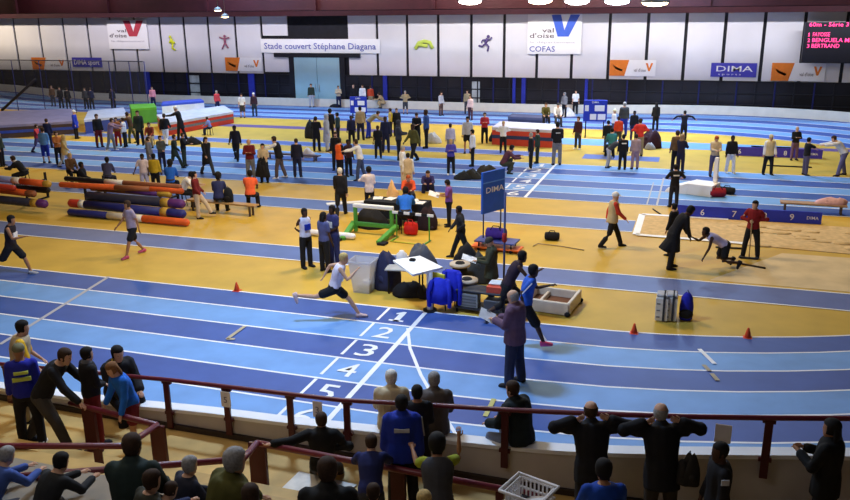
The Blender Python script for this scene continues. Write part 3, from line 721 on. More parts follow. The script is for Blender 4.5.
# scoreboard
c0 = WY(801, 63, 54.6); c1 = WY(870, 22, 54.6); cc = (c0+c1)/2
sb = thing('scoreboard', cc, 'dark electronic scoreboard with glowing pink text lines', 'scoreboard')
w_, h_ = c1.x-c0.x, WY(835, 22, 54.6).z-WY(835, 63, 54.6).z
a = MB(); a.box((0, .2, 0), (w_, .5, h_), mat((44, 44, 54), .6, .05), bev=.04); a.build('cabinet', parent=sb)
led = mat((255, 70, 140), .5, 0, emit=1.9)
for t, fx, fy, fh, fw in (('60m - Série 3', .06, .10, .10, .62), ('1', .06, .34, .09, .03), ('FAYOSSE', .135, .34, .10, .27), ('2', .06, .48, .09, .04), ('BENGUELA MBANI', .135, .48, .10, .80), ('3', .06, .62, .09, .04), ('BERTRAND', .135, .62, .10, .44)):
    a = MB(); put_text(a, t, (-w_/2+fx*w_, -.06, h_/2-fy*h_), (1, 0, 0), (0, 0, 1), led, h=fh*h_, w=fw*w_, center=False); a.build('lettering', parent=sb)
a = MB(); a.box((0, .6, 0), (w_*.7, .5, .2), cm('dgrey')); a.build('wall_mount', parent=sb)
# ------------------------------------------------------------------ infield equipment
def go(u, v, z=0): return G(u, v, z)
steel = mat((150, 152, 158), .35, .05, 5, metal=.8); bk = cm('black')
# panels along the pits
def pit_panel(label, p, q, hgt, texts, M):
    p = V(p); q = V(q); L = (q-p).length; an = math.atan2(q.y-p.y, q.x-p.x)
    t = thing('distance_board', p, label, 'board', 'distance boards by the pits', an)
    a = MB(); a.box((L/2, .03, hgt/2), (L, .06, hgt), M); a.build('panel', parent=t)
    for s, f in texts: a = MB(); put_text(a, s, (L*f, -.006, hgt*.5), (1, 0, 0), (0, 0, 1), wht, h=hgt*(.26 if len(s) > 1 else .52)); a.build('numeral', parent=t)
    for f in [.02, .25, .5, .75, .98]: a = MB(); a.box((L*f, .18, hgt*.4), (.05, .24, hgt*.8), bk); a.build('support', parent=t)
pit_panel('long royal blue board with white distance numbers behind the near sand pit', go(677, 216.5), go(821, 224.5), .40, [('6', .18), ('7', .405), ('8', .615), ('9', .80), ('DIMA', .94)], mat((46, 62, 196), .5, .05))
pit_panel('violet blue distance board beyond the sprint straight behind the far pit', go(735, 155.5), go(822, 159), .42, [('6', .05), ('7', .34), ('8', .58), ('DIMA', .90)], mat((70, 58, 176), .5, .05))
# display board on a pole frame
p = go(492, 246); t = thing('display_board', p, 'tall blue DIMA board on a thin pole frame above the trolley', 'board', rz=1.1)
u = lambda uu, vv: WY(uu, vv, p.y)-p
q0, q1, q2, q3 = u(478.5, 209), u(501, 203), u(501.5, 170), u(477.5, 174)
a = MB(); wB = 1.0; zb0, zb1 = q0.z-.05, q2.z-.02
a.box((.02, 0, (zb0+zb1)/2), (wB, .07, zb1-zb0), mat((28, 92, 206), .5, .05), bev=.01); pn = a.build('panel', parent=t)
a = MB(); put_text(a, 'DIMA', (.06, -.045, zb1-.56), (1, 0, 0), (0, 0, 1), wht, h=.17, w=.80); a.box((.02, -.037, zb1-.33), (wB-.02, .006, .035), mat((90, 150, 235), .5, 0)); a.build('lettering', parent=pn)
for s in (-.35, .45):
    a = MB(); a.tube([(s, .05, .02), (s, .05, zb1-.1)], .022, 8, mat((60, 66, 100), .4, .1)); a.box((s, .05, .012), (.08, .5, .024), bk); a.build('pole', parent=t)
pb = go(503.5, 301); t2 = thing('pole', pb, 'tall thin blue-grey pole with a red collar standing behind the timing rack', 'pole'); a = MB(); a.tube([(0, 0, .03), (0, 0, 2.75)], .028, 8, mat((76, 84, 128), .4, .1)); a.build('shaft', parent=t2)
a = MB(); a.tube([(0, 0, 1.55), (0, 0, 1.72)], .06, 10, mat((170, 40, 40), .5, .1)); a.build('collar', parent=t2)
a = MB(); a.tube([(0, 0, 0), (0, 0, .04)], .2, 14, bk, round_ends=False); a.build('base', parent=t2)
# trolley under it
g = go(497, 250); t = thing('trolley', g, 'flat trolley with a blue deck and orange lower frame under the DIMA board', 'trolley', rz=-.08)
for z, s, M in ((.30, (1.25, .62), mat((70, 80, 150), .5, .15)), (.10, (1.5, .5), mat((236, 112, 44), .5, .1))):
    a = MB(); a.box((0, 0, z), (s[0], s[1], .05), M, bev=.01); a.build('deck' if z > .2 else 'lower_frame', parent=t)
for x in (-.5, .5):
    for y in (-.22, .22):
        a = MB(); a.tube([(x, y, .12), (x, y, .28)], .025, 6, bk); lg = a.build('leg', parent=t)
        a = MB(); a.tube([(x-.0, y-.03, .05), (x, y+.03, .05)], .05, 10, bk); a.build('wheel', parent=lg)
def bag(label, p, size, col, name='sports_bag', rz=0, strap='black', cat='bag', group=None):
    t = thing(name, p, label, cat, group, rz); x, y, z = size
    a = MB(); R = []
    for f, k in ((-.5, .55), (-.46, .9), (-.2, 1), (.2, 1), (.46, .9), (.5, .55)):
        R.append([(x*f, y/2*k*math.cos(i*math.pi/6)*(1 if math.sin(i*math.pi/6) > -.2 else 1.05), z/2+z/2*k*max(-.98, math.sin(i*math.pi/6)*1.0)) for i in range(12)])
    a.rings(R, cm(col)); a.build('body', parent=t)
    a = MB(); a.tube([(-x*.25, -y*.3, z*.85), (-x*.15, -y*.1, z*1.18), (x*.15, -y*.1, z*1.18), (x*.25, -y*.3, z*.85)], .015, 6, cm(strap)); a.build('handle', parent=t)
    return t
bag('purple bag lying on the trolley under the DIMA board', V((g.x-.05, g.y+.08, .327)), (.62, .42, .34), (74, 44, 140))
def backpack(label, p, h, col, rz=0, trim='black', lean=0, wx=1.0):
    t = thing('backpack', p, label, 'bag', None, rz)
    a = MB(); a.rings([[(w*wx*math.cos(i*math.pi/7), .5*w*math.sin(i*math.pi/7)-lean*z, z) for i in range(14)] for z, w in ((0, h*.30), (h*.05, h*.36), (h*.5, h*.38), (h*.85, h*.30), (h, h*.14))], cm(col)); a.build('body', parent=t)
    a = MB(); a.rings([[(h*.24*k*math.cos(i*math.pi/6), -h*.17-h*.1*k2, h*.28+h*.17*k*math.sin(i*math.pi/6)) for i in range(12)] for k, k2 in ((1, 0), (1, .6), (.7, 1))], cm(trim)); a.build('pocket', parent=t)
    a = MB(); a.tube([(-.06*h, 0, h*.97), (0, 0, h*1.1), (.06*h, 0, h*.97)], .012, 6, cm(trim)); a.build('handle', parent=t)
    return t
bag('small black bag lying alone on the yellow floor past the DIMA board', go(552, 240), (.46, .3, .26), 'black', rz=.1)
a = MB(); a.tube([go(533, 246, .02), go(538, 243.5, .03), go(560, 246, .02), go(584, 250, .02)], .016, 6, cm('tan')); tag(a.build('stick'), 'thin tan stick lying on the floor near the small black bag', 'stick')
# green hurdle with a white beam
p = go(374, 234); t = thing('hurdle', p, 'large green framed hurdle with a thick white top beam', 'hurdle', rz=-.06); gm = mat((84, 158, 62), .5, .08)
W2 = .64
a = MB(); a.box((0, .0, .90), (2*W2+.12, .12, .13), wht, bev=.02); a.build('top_beam', parent=t)
a = MB(); a.box((0, 0, .30), (2*W2, .12, .13), gm, bev=.02); a.build('cross_beam', parent=t)
for s in (-1, 1):
    a = MB(); a.box((s*W2, 0, .46), (.10, .10, .86), gm, bev=.015); a.build('upright', parent=t)
    a = MB(); a.box((s*(W2+.05), -.45, .16), (.16, 1.15, .16), gm, rot=Matrix.Rotation(.24, 3, 'X')@rz3(-s*.12), bev=.02); ft = a.build('foot', parent=t)
    a = MB(); a.box((s*(W2+.12), -1.0, .035), (.26, .3, .07), bk); a.build('pad', parent=ft)
p = go(413, 240); t = thing('hurdle', p, 'slender hurdle with a black and white bar and thin green legs', 'hurdle', rz=-.10)
a = MB()
for i in range(7): a.box((-.60+i*.2, 0, .84), (.2, .04, .08), wht if i % 2 == 0 else bk)
a.build('top_beam', parent=t)
for s in (-1, 1):
    a = MB(); a.tube([(s*.56, 0, .02), (s*.56, 0, .82)], .022, 8, gm); a.build('upright', parent=t)
    a = MB(); a.tube([(s*.56, .1, .025), (s*.56, -.45, .025)], .022, 8, gm); a.build('foot', parent=t)
a = MB(); a.tube([(-.56, -.45, .025), (.56, -.45, .025)], .018, 8, mat((190, 190, 60), .5, 0)); a.build('base_bar', parent=t)
bag('bright red bag under the slender hurdle', go(411, 235), (.42, .32, .44), (206, 36, 34), strap='red')
a = MB(); a.tube([V((-.80, 0, .11)), V((.80, 0, .11))], .10, 14, white_b); o = a.build('padded_tube'); o.location = go(331, 237.5); o.rotation_euler = (0, 0, -.06); tag(o, 'white padded tube lying beside the green hurdle behind the two chatting athletes', 'tube')
# folded white frame on the runway
p = go(345, 205); a = MB(); a.box((0, 0, .02), (1.9, .28, .04), wht, rot=rz3(.55)); o = a.build('take_off_board'); o.location = go(352, 203); tag(o, 'white take-off board lying across the runway by the white-haired official', 'board')
# officials' table with black cloth and papers
p = go(398, 222); t = thing('table', p, 'officials table under a black cloth, scattered with papers', 'table', rz=-.05)
a = MB(); a.box((0, 0, .72), (2.1, .75, .05), mat((200, 190, 180), .6, .1), bev=.01); a.build('tabletop', parent=t)
a = MB(); a.rings([[(x*(1.07+k), y*(.39+k), z) for x, y in ((-1, -1), (1, -1), (1, 1), (-1, 1))] for z, k in ((.20, .05), (.5, .02), (.75, .0), (.755, -.02))], cm('black'), False); a.build('table_cover', parent=t)
for x in (-.95, .95):
    for y in (-.3, .3): a = MB(); a.tube([(x, y, 0), (x, y, .7)], .022, 6, steel); a.build('leg', parent=t)
for i, (dx, dy, r) in enumerate(((-.75, .12, .3), (-.3, .15, -.2), (.55, .1, .5), (.85, -.15, 0))):
    paper(['sheet of paper at the near corner of the black table, toward the white hoodie', 'sheet of paper behind the official in bright blue on the black table', 'slanted sheet of paper near the orange jacket on the black table', 'sheet of paper at the far end of the black table, toward the red bag'][i], V((p.x+dx, p.y+dy, .766)), (.32, .42), (0, 0, r))
def chair(label, p, rz, col, seatcol=None, group=None):
    t = thing('chair', p, label, 'chair', group, rz); M = cm(col); S = cm(seatcol or col)
    a = MB(); a.box((0, 0, .45), (.44, .44, .06), S, bev=.02); a.build('seat', parent=t)
    a = MB(); a.box((-.22, 0, .74), (.05, .44, .40), M, rot=Matrix.Rotation(-.12, 3, 'Y'), bev=.015); a.build('backrest', parent=t)
    for x in (-.19, .19):
        for y in (-.19, .19): a = MB(); a.tube([(x, y, .0), (x*.95, y*.95, .43)], .016, 6, bk); a.build('leg', parent=t)
    return t
def coat_heap(label, p, w, h, col, cat='coat', rz=0, d=None, name='coat', lumps=6, seed=1):
    rr = random.Random(seed*13+5); a = MB(); d = d or w*.7; n = 22; ph = [rr.uniform(0, 6) for _ in range(6)]; R = []
    ox, oy = rr.uniform(-.12, .12)*w, rr.uniform(-.08, .08)*d
    for z, k in ((0, .94), (.05, 1.02), (.2, 1.0), (.4, .93), (.6, .82), (.78, .66), (.92, .5), (1, .26)):
        R.append([((w/2*k*(1+.10*math.sin(3*q+ph[0]+2*z)+.07*math.sin(7*q+ph[1]-4*z))*math.cos(q)+ox*z), (d/2*k*(1+.10*math.sin(2*q+ph[2])+.07*math.sin(6*q+ph[3]+5*z))*math.sin(q)+oy*z),
                   max(0, z*h*(1+.16*math.sin(q*2+ph[4])+.06*math.sin(5*q+ph[5])))) for q in (2*math.pi*i/n for i in range(n))])
    a.rings(R, cm(col))
    for i in range(lumps):
        q = rr.uniform(0, 6.28); zz = rr.uniform(.12, .8); k = 1-.6*zz
        a.tube([(math.cos(q)*w*.46*k, math.sin(q)*d*.46*k, zz*h), (math.cos(q+.5)*w*.40*k, math.sin(q+.5)*d*.40*k, zz*h*.6), (math.cos(q+.8)*w*.46*k, math.sin(q+.8)*d*.46*k, zz*h*.25+.03)], [h*.09+.02]*3, 7, cm(col))
    o = a.build(name); o.location = p; o.rotation_euler = (0, 0, rz); return tag(o, label, cat)
coat_heap('dark jacket spread over bags behind the green hurdle', go(371, 227), 1.1, .55, 'black', seed=2)
coat_heap('black coat heaped against the stool under the seated official in blue', go(426, 229), .7, .66, (40, 24, 30), seed=4)
# photo-finish stand: white board on a post
p = go(430, 311); t = thing('timing_stand', p, 'flat white board on a white post at the finish line', 'stand')
a = MB(); a.tube([(0, 0, .03), (0, 0, .98)], .075, 12, white_b); a.build('post', parent=t)
a = MB(); a.tube([(0, 0, 0), (0, 0, .05)], .17, 14, bk, round_ends=False); a.build('base', parent=t)
cor = [G(393, 262, 1.04)-p, G(413, 276.5, 1.0)-p, G(443, 269, 1.0)-p, G(420, 257.5, 1.04)-p]
a = MB(); a.rings([[q+V((0, 0, dz)) for q in cor] for dz in (0, .05)], mat((246, 246, 246), .5, .02), False); a.build('board', parent=t)
a = MB(); a.tube([(0, 0, .9), cor[0]*.55+cor[2]*.45], .03, 8, white_b); a.build('bracket', parent=t)
cc = sum(cor, V())/4
a = MB(); a.box(cc+V((-.18, .18, .09)), (.14, .09, .08), bk, bev=.02); a.build('sensor', parent=t)
# table and chairs around it
p = go(405, 293); t = thing('table', p, 'small grey table with dark legs behind the finish post', 'table', rz=.15)
a = MB(); a.box((0, .1, .66), (.95, .6, .04), mat((170, 170, 170), .6, .1), bev=.01); a.build('tabletop', parent=t)
for x in (-.4, .4):
    for y in (-.1, .35): a = MB(); a.tube([(x, y, 0), (x, y, .65)], .022, 6, bk); a.build('leg', parent=t)
coat_heap('navy coat draped over a chair back beside the clear plastic bin', go(386, 288), .78, .86, (40, 42, 74), seed=5, d=.6)
coat_heap('black bag slumped on the floor under the finish board', go(412, 296), .9, .34, 'black', cat='bag', name='sports_bag', rz=.25, seed=6, d=.4)
coat_heap('dark plum bag lying between the clear bin and the navy coat', go(376, 287), .6, .26, (52, 38, 46), cat='bag', name='sports_bag', seed=7)
coat_heap('grey quilted jacket over a chair behind the white finish board', go(421, 266), .85, .58, (84, 88, 100), seed=8)
a = MB(); a.rings([[(r*math.cos(i*math.pi/8), r*math.sin(i*math.pi/8), z) for i in range(16)] for r, z in ((.15, 0), (.16, .1), (.15, .3), (.08, .36), (.07, .4))], white_b); o = a.build('canister'); o.location = go(402, 264)+V((0, 0, 0)); tag(o, 'white canister between the navy coat and the grey quilted jacket', 'canister')
# clear bin
p = go(364, 291); t = thing('bin', p, 'clear plastic bin on the yellow floor behind the white-clad sprinter', 'bin'); cmx = clear_mat((226, 224, 226), .42)
a = MB(); R1 = [[(sx*w*.5, sy*w*.42, z) for sx, sy in ((-1, -1), (1, -1), (1, 1), (-1, 1))] for w, z in ((.44, 0), (.44, .02), (.60, .80), (.66, .82), (.66, .86), (.60, .86), (.42, .04))]
a.rings(R1, cmx, False); a.build('bin_body', parent=t)
a = MB(); a.ell((.08, 0, .2), (.16, .14, .15), white_b, 10, 7); a.ell((-.08, .04, .13), (.12, .12, .09), white_b, 10, 7); a.build('contents', parent=t)
# stools with beige tops
def stool(label, p):
    t = thing('stool', p, label, 'stool', 'beige topped stools'); a = MB(); a.tube([(0, 0, .60), (0, 0, .66)], .27, 18, mat((206, 190, 170), .6, .06), round_ends=False); a.build('seat', parent=t)
    for k in range(4):
        q = k*math.pi/2+.6; a = MB(); a.tube([(.16*math.cos(q), .16*math.sin(q), .6), (.24*math.cos(q), .24*math.sin(q), 0)], .018, 6, bk); a.build('leg', parent=t)
    a = MB(); a.tube([(0, 0, .30), (0, 0, .58)], .2, 12, bk); a.build('housing', parent=t)
stool('round beige stool behind the blue jackets, farther of the two stools', V((*G(460, 263.5, .65).xy, 0))); stool('round beige stool nearer the timing rack, beside the blue jackets', V((*G(467, 279.5, .65).xy, 0)))
coat_heap('black holdall standing behind the farther beige stool', go(468.5, 264), .78, .55, 'black', cat='bag', name='sports_bag', seed=11)
coat_heap('dark grey rucksack between the stools and the official in dark green', go(478, 282), .66, .72, (52, 54, 58), cat='bag', name='rucksack', seed=12)
# blue jackets over chairs
chair('yellow backed chair with a bright blue jacket thrown over it', go(444, 307), 1.2, (206, 196, 60))
chair('grey chair hidden under the taller bright blue jacket', go(459, 303.5), 1.2, 'grey')
def draped(label, p, w, h, col, rz, seed):
    a = MB(); R = []
    for z, d, k in ((.28*h, .20, 1.0), (.6*h, .15, .9), (.95*h, .10, .75), (h, .02, .6)):
        R.append([(w/2*k*math.cos(i*math.pi/9)*(1+.10*math.sin(4*i+seed)), d*math.sin(i*math.pi/9)*(1+.2*math.cos(5*i)), z) for i in range(18)])
    a.rings(R, cm(col))
    for s in (-1, 1): a.tube([(s*w*.36, -.06, h*.93), (s*w*.46, -.12, h*.6), (s*w*.44, -.14, h*.2)], [.07, .06, .05], 8, cm(col))
    o = a.build('jacket'); o.location = p; o.rotation_euler = (0, 0, rz); tag(o, label, 'jacket')
draped('bright blue jacket over the yellow chair beside the finish post', go(446, 307)+V((-.05, -.30, .0)), .56, .84, (40, 52, 196), .1, 1); draped('taller bright blue jacket hanging between the yellow chair and the timing rack', go(458, 305)+V((-.04, -.30, .0)), .52, 1.0, (36, 46, 190), -.1, 3)
coat_heap('small black bag by the foot of the finish post', go(424, 298), .36, .3, 'black', cat='bag', name='sports_bag', seed=15)
# timing rack
p = go(483, 311.5); t = thing('equipment_rack', p, 'low grey timing rack with boxes, behind the plum-shirted official', 'rack', rz=-.08)
a = MB(); a.box((0, 0, .55), (1.25, .5, .05), mat((60, 60, 66), .5, .1), bev=.01); a.build('top_shelf', parent=t)
a = MB(); a.box((0, 0, .12), (1.25, .5, .04), mat((60, 60, 66), .5, .1)); a.build('bottom_shelf', parent=t)
for x in (-.58, .58):
    for y in (-.22, .22): a = MB(); a.box((x, y, .28), (.05, .05, .56), bk); a.build('leg', parent=t)
a = MB(); a.box((-.28, -.12, .32), (.44, .24, .34), mat((150, 152, 150), .5, .06), bev=.01); o = a.build('timing_box', parent=t)
for k in range(4): b = MB(); b.box((-.28, -.245, .2+k*.075), (.36, .012, .03), mat((110, 112, 112), .5, 0)); b.build('vent_slot', parent=t)
a = MB(); a.box((.3, -.1, .27), (.4, .3, .24), mat((84, 84, 88), .5, .06), bev=.01); a.build('amplifier', parent=t)
a = MB(); a.rings([[(.36+x, y, z) for x, y in ((-.22, -.26), (.30, -.26), (.30, .22), (-.22, .22))] for z in (.46, .60)], mat((206, 84, 66), .8, .1), False); o = a.build('cloth'); o.location = p+V((0, 0, .125)); tag(o, 'salmon red cloth folded on the end of the timing rack', 'cloth')
a = MB(); a.box((0, 0, 0), (.42, .3, .03), wht, bev=.01); o = a.build('folder'); o.location = p+V((.36, .06, .748)); tag(o, 'white folder lying on the salmon red cloth', 'folder')
# shallow wooden box frame beyond the two sprinters
p = go(545, 313); t = thing('shallow_box', p, 'shallow white framed box with a brown floor beyond the blue sprinter', 'box', rz=-.12)
Wf, Lf = .90, 1.05
a = MB(); a.box((0, Lf/2, .06), (Wf*1.2, Lf, .05), mat((110, 70, 50), .7, .15)); a.build('floor_panel', parent=t)
for nm, c, s in (('front_rail', (0, 0, .17), (Wf*1.25, .09, .30)), ('back_rail', (0, Lf, .16), (Wf*1.25, .07, .24)), ('side_rail', (-Wf*.62, Lf/2, .18), (.08, Lf, .30)), ('side_rail', (Wf*.62, Lf/2, .18), (.08, Lf, .30)), ('middle_rail', (-.22, Lf*.5, .13), (.07, Lf, .14))):
    a = MB(); a.box(c, s, mat((214, 202, 188), .6, .06), bev=.015); a.build(nm, parent=t)
for c in ((Wf*.62, -.06, .06), (-Wf*.62, -.06, .06), (Wf*.64, Lf, .06)):
    a = MB(); a.tube([(c[0]-.03, c[1], c[2]), (c[0]+.03, c[1], c[2])], .06, 10, bk); a.build('wheel', parent=t)
# cones
for lab, u_, v_ in (('orange cone at the inner edge of the track opposite the chatting athletes', 237, 291), ('red cone at the track edge below the pair of white crates', 634, 333.5), ('red cone at the track edge where the bend begins', 747.5, 338)):
    t = thing('marker_cone', go(u_, v_), lab, 'cone', 'cones along the track edge'); M = mat((226, 78, 36), .5, .06)
    a = MB(); a.box((0, 0, .012), (.19, .19, .024), M, bev=.008); a.build('base', parent=t)
    a = MB(); a.tube([(0, 0, .03), (0, 0, .13), (0, 0, .23)], [.075, .05, .022], 12, M); a.build('body', parent=t)
# white crates and blue bag
for lab, u_, col in (('white plastic crate strapped upright, farther from the blue bag', 661, (220, 216, 210)), ('white and grey crate strapped upright beside the blue bag', 670, (200, 196, 192))):
    t = thing('crate', go(u_, 319), lab, 'crate', 'upright crates'); a = MB(); a.box((0, 0, .30), (.27, .4, .58), cm(col), bev=.03); a.build('body', parent=t)
    a = MB(); a.box((.05, -.005, .34), (.05, .42, .62), cm('dgrey'), bev=.01); a.build('strap', parent=t)
    a = MB(); a.box((0, 0, .62), (.25, .34, .06), cm('lgrey'), bev=.02); a.build('lid', parent=t)
    for k in range(3): a = MB(); a.box((-.07, -.205, .12+k*.16), (.08, .012, .03), cm('grey')); a.build('slot', parent=t)
backpack('royal blue backpack standing beside the pair of crates', go(685.5, 319.5), .66, (36, 40, 168), wx=.62)
# podium and bags
p = go(703, 194); t = thing('podium', p, 'white stepped podium on the sprint straight', 'podium', rz=-.35); a = MB(); a.box((0, 0, .22), (.95, .9, .44), white_b, bev=.02); a.build('middle_step', parent=t)
a = MB(); a.rings([[(x, y, z) for x, y, z in q] for q in ([(-1.35, -.45, 0), (-.48, -.45, 0), (-.48, .45, 0), (-1.35, .45, 0)], [(-1.25, -.4, .16), (-.48, -.45, .42), (-.48, .45, .42), (-1.25, .4, .16)])], white_b, False); a.build('side_ramp', parent=t)
a = MB(); a.box((.32, .3, .9), (.14, .14, 1.0), white_b, bev=.02); a.build('post', parent=t)
bag('red sports bag against the white podium', go(717, 197), (.6, .36, .36), (150, 30, 48), rz=.2); bag('black sports bag next to the red bag by the podium', go(727, 194), (.56, .34, .28), 'black', rz=-.3)
# low bench with towel at the right
def bench(label, p, L, col, rz=0, h=.42, w=.32):
    t = thing('bench', p, label, 'bench', None, rz); a = MB(); a.box((0, 0, h-.03), (L, w, .06), mat(col, .6, .15, 5), bev=.01); a.build('seat', parent=t)
    for s in (-.42, .42):
        for y in (-.1, .1): a = MB(); a.box((L*s, y, (h-.06)/2), (.06, .06, h-.06), mat((84, 70, 60), .6, .1)); a.build('leg', parent=t)
    return t
p = go(812, 213); bench('low wooden bench on the sprint straight beyond the distance board', p, 2.1, (160, 132, 110), -.02, .36, .42)
coat_heap('pink towel rolled up on the low wooden bench', p+V((.55, 0, .345)), 1.0, .22, (214, 170, 178), cat='towel', name='towel', d=.36, seed=20)
p = go(223, 213); bench('wooden bench where the athlete in the orange vest sits', p, 2.9, (176, 140, 92), -.08, .42)
backpack('black backpack standing on the wooden bench beside the orange vest', p+V((.28, .0, .425)), .52, (30, 32, 40))
# padded tubes on racks
tcol = dict(b=(42, 46, 120), w=(232, 224, 214), o=(222, 96, 44), g=(52, 52, 70), k=(30, 28, 34), y=(190, 150, 60), p=(96, 48, 116), r=(188, 60, 44), br=(150, 90, 60), lb=(150, 160, 214))
def ptube(label, a_, b_, r, secs):
    a_ = V(a_); b_ = V(b_); t = thing('padded_tube', (a_+b_)/2, label, 'tube', 'long padded tubes on the racks'); L = (b_-a_).length; d = (b_-a_)/L
    for c, f0, f1 in secs:
        m_ = MB(); m_.tube([a_+d*(L*f0)-V(t.location), a_+d*(L*f1)-V(t.location)], r, 14, mat(tcol[c], .45, .1, 4), round_ends=(f0 == 0 or f1 == 1)); m_.build('band', parent=t)
R_ = .125
ptube('lowest padded tube on the floor, blue, white and orange', go(70, 212, .14), go(187, 222.5, .14), R_, (('b', 0, .34), ('w', .34, .64), ('o', .64, 1)))
ptube('blue padded tube with a red and white tip, second from the floor', go(71, 203, .34), go(183, 214, .34), R_+.03, (('r', 0, .09), ('w', .09, .14), ('b', .14, .82), ('y', .82, .88), ('b', .88, 1)))
ptube('thick dark grey padded tube with a yellow and purple end', go(88, 196, .60), go(182, 204, .60), R_+.04, (('g', 0, .80), ('y', .80, .88), ('p', .88, 1)))
ptube('brown and violet padded tube above the dark grey one', go(92, 188, .82), go(170, 194.5, .82), R_-.02, (('br', 0, .46), ('p', .46, .86), ('y', .86, 1)))
ptube('orange and tan padded tube near the top of the longer stack', go(61, 184.5, .95), go(182, 191, .95), R_-.02, (('o', 0, .46), ('br', .46, .75), ('o', .75, 1)))
ptube('black padded tube with white and tan bands crowning the longer stack', go(66, 178.5, 1.08), go(180, 187, 1.08), R_-.03, (('k', 0, .36), ('w', .36, .52), ('br', .52, 1)))
ptube('grey padded tube with a yellow and purple tip at the bottom of the shorter stack', go(-30, 196.5, .36), go(45, 204, .36), R_+.03, (('g', 0, .84), ('y', .84, .92), ('p', .92, 1)))
ptube('orange padded tube in the middle of the shorter stack', go(-30, 186.5, .62), go(34, 194, .62), R_, (('o', 0, .9), ('br', .9, 1)))
ptube('black padded tube behind the orange ones of the shorter stack', go(-20, 185.5, .68), go(48, 190, .68), R_, (('k', 0, 1),))
ptube('red padded tube above the orange one in the shorter stack', go(-30, 183.5, .84), go(14, 188, .84), R_-.02, (('r', 0, 1),))
ptube('lilac and orange padded tube topping the shorter stack', go(-30, 175.5, .98), go(49, 184, .98), R_, (('lb', 0, .56), ('w', .56, .66), ('o', .66, .95), ('y', .95, 1)))
def rack(label, u, v, w):
    p = go(u, v); t = thing('rack', p, label, 'rack', 'steel racks for the tubes')
    for y in (-.25, .8):
        a = MB(); a.box((0, y, .5), (.07, .07, 1.0), bk); a.build('upright', parent=t)
    for z in (.03, .44, .72): a = MB(); a.box((0, .28, z), (.08, 1.1, .05), bk); a.build('arm', parent=t)
rack('dark steel rack under the left end of the longer tube stack', 92, 206, 1); rack('dark steel rack under the far end of the longer tube stack', 166, 212, 1); rack('dark steel rack carrying the shorter tube stack', 33, 202, 1)
# ------------------------------------------------------------------ mats
def mat_block(label, quad, h0, h1, top, side, name='landing_mat', band=None, group='landing mats'):
    q = [V((p.x, p.y, 0)) for p in quad]; c = sum(q, V())/len(q); t = thing(name, c, label, 'mat', group)
    Q = [p-c for p in q]; a = MB(); n = len(Q)
    a.rings([[p+V((0, 0, z)) for p in Q] for z in (h0, h0+.02, h1-.16)], mat(side, .6, .12, 2), False); a.build('mat_side', parent=t)
    b = MB(); b.rings([[p*k+V((0, 0, z)) for p in Q] for z, k in ((h1-.16, 1.005), (h1-.02, 1.01), (h1, .985))], mat(top, .55, .12, 2), False); b.build('mat_cover', parent=t)
    if band:
        d = MB(); d.rings([[p*1.004+V((0, 0, z)) for p in Q] for z in (h0+(h1-h0)*.36, h0+(h1-h0)*.56)], mat(band, .6, .1), False); d.build('band', parent=t)
    return t
mat_block('large high jump mat with red sides and a white top, beside the green mat', [go(166, 136), go(234, 123), go(225, 116.5), go(158, 126.5)], 0, .74, (196, 194, 204), (196, 58, 40), band=(110, 110, 116))
mat_block('green topped landing mat at the end of the red sided mat', [go(133, 124.5), go(158, 122.5), go(156, 118.5), go(131, 119.5)], .02, 1.0, (96, 168, 48), (84, 150, 52))
mat_block('blue and white folded mat behind the green mat', [go(163, 118.5), go(205, 114.5), go(202, 112.5), go(164, 115.5)], 0, .95, (60, 84, 190), (220, 222, 230))
mat_block('white and blue mat between the blue-coated man and the green mat', [go(86, 134), go(129, 129), go(125, 120.5), go(90, 124)], 0, .85, (188, 194, 214), (54, 70, 140))
mat_block('long mauve covered mat at the left end beyond the sprint straight', [go(-20, 140), go(76, 134), go(73, 120.5), go(-20, 124)], 0, .78, (136, 132, 170), (70, 56, 56), band=(52, 74, 170))
mat_block('high jump mat with red base and white and blue bands, behind the crouching official', [go(492, 144.5), go(552, 148), go(559, 141.5), go(500, 138)], 0, .92, (206, 200, 214), (196, 66, 48), band=(44, 58, 104))
mat_block('lower blue exercise mat on the floor beyond the white-clad athlete', [go(508, 122), go(545, 124), go(548, 121), go(512, 119)], 0, .35, (80, 86, 120), (60, 64, 96))
# scoreboards on stands
def fieldboard(label, p, w, h, zb, rz=0):
    t = thing('results_board', p, label, 'board', 'blue results boards', rz); M = mat((34, 56, 176), .5, .06)
    a = MB(); a.box((0, 0, zb+h/2), (w, .14, h), M, bev=.02); a.build('cabinet', parent=t)
    k = 0
    for x, z, s in ((-.36, .62, .18), (.18, .62, .46), (-.08, .22, .3), (.28, .22, .36)):
        a = MB(); a.box((x*w, -.08, zb+h*z), (s*w*.9, .03, h*.27), white_b, bev=.008); a.build('number_panel', parent=t)
    a = MB(); put_text(a, 'DIMA', (0, -.078, zb+h*.9), (1, 0, 0), (0, 0, 1), wht, h=.09*h); a.build('lettering', parent=t)
    for s in (-.38, .38): a = MB(); a.box((s*w, .05, zb/2), (.06, .06, zb), bk); a.box((s*w, 0, .02), (.08, .6, .04), bk); a.build('leg', parent=t)
fieldboard('blue results board with white number panels beyond the high jump', go(594, 137), 1.25, 1.15, .85, .12); fieldboard('blue results board with white number panels by the wall near the pale door', go(359, 118.5), 1.1, 1.05, .35, .1)
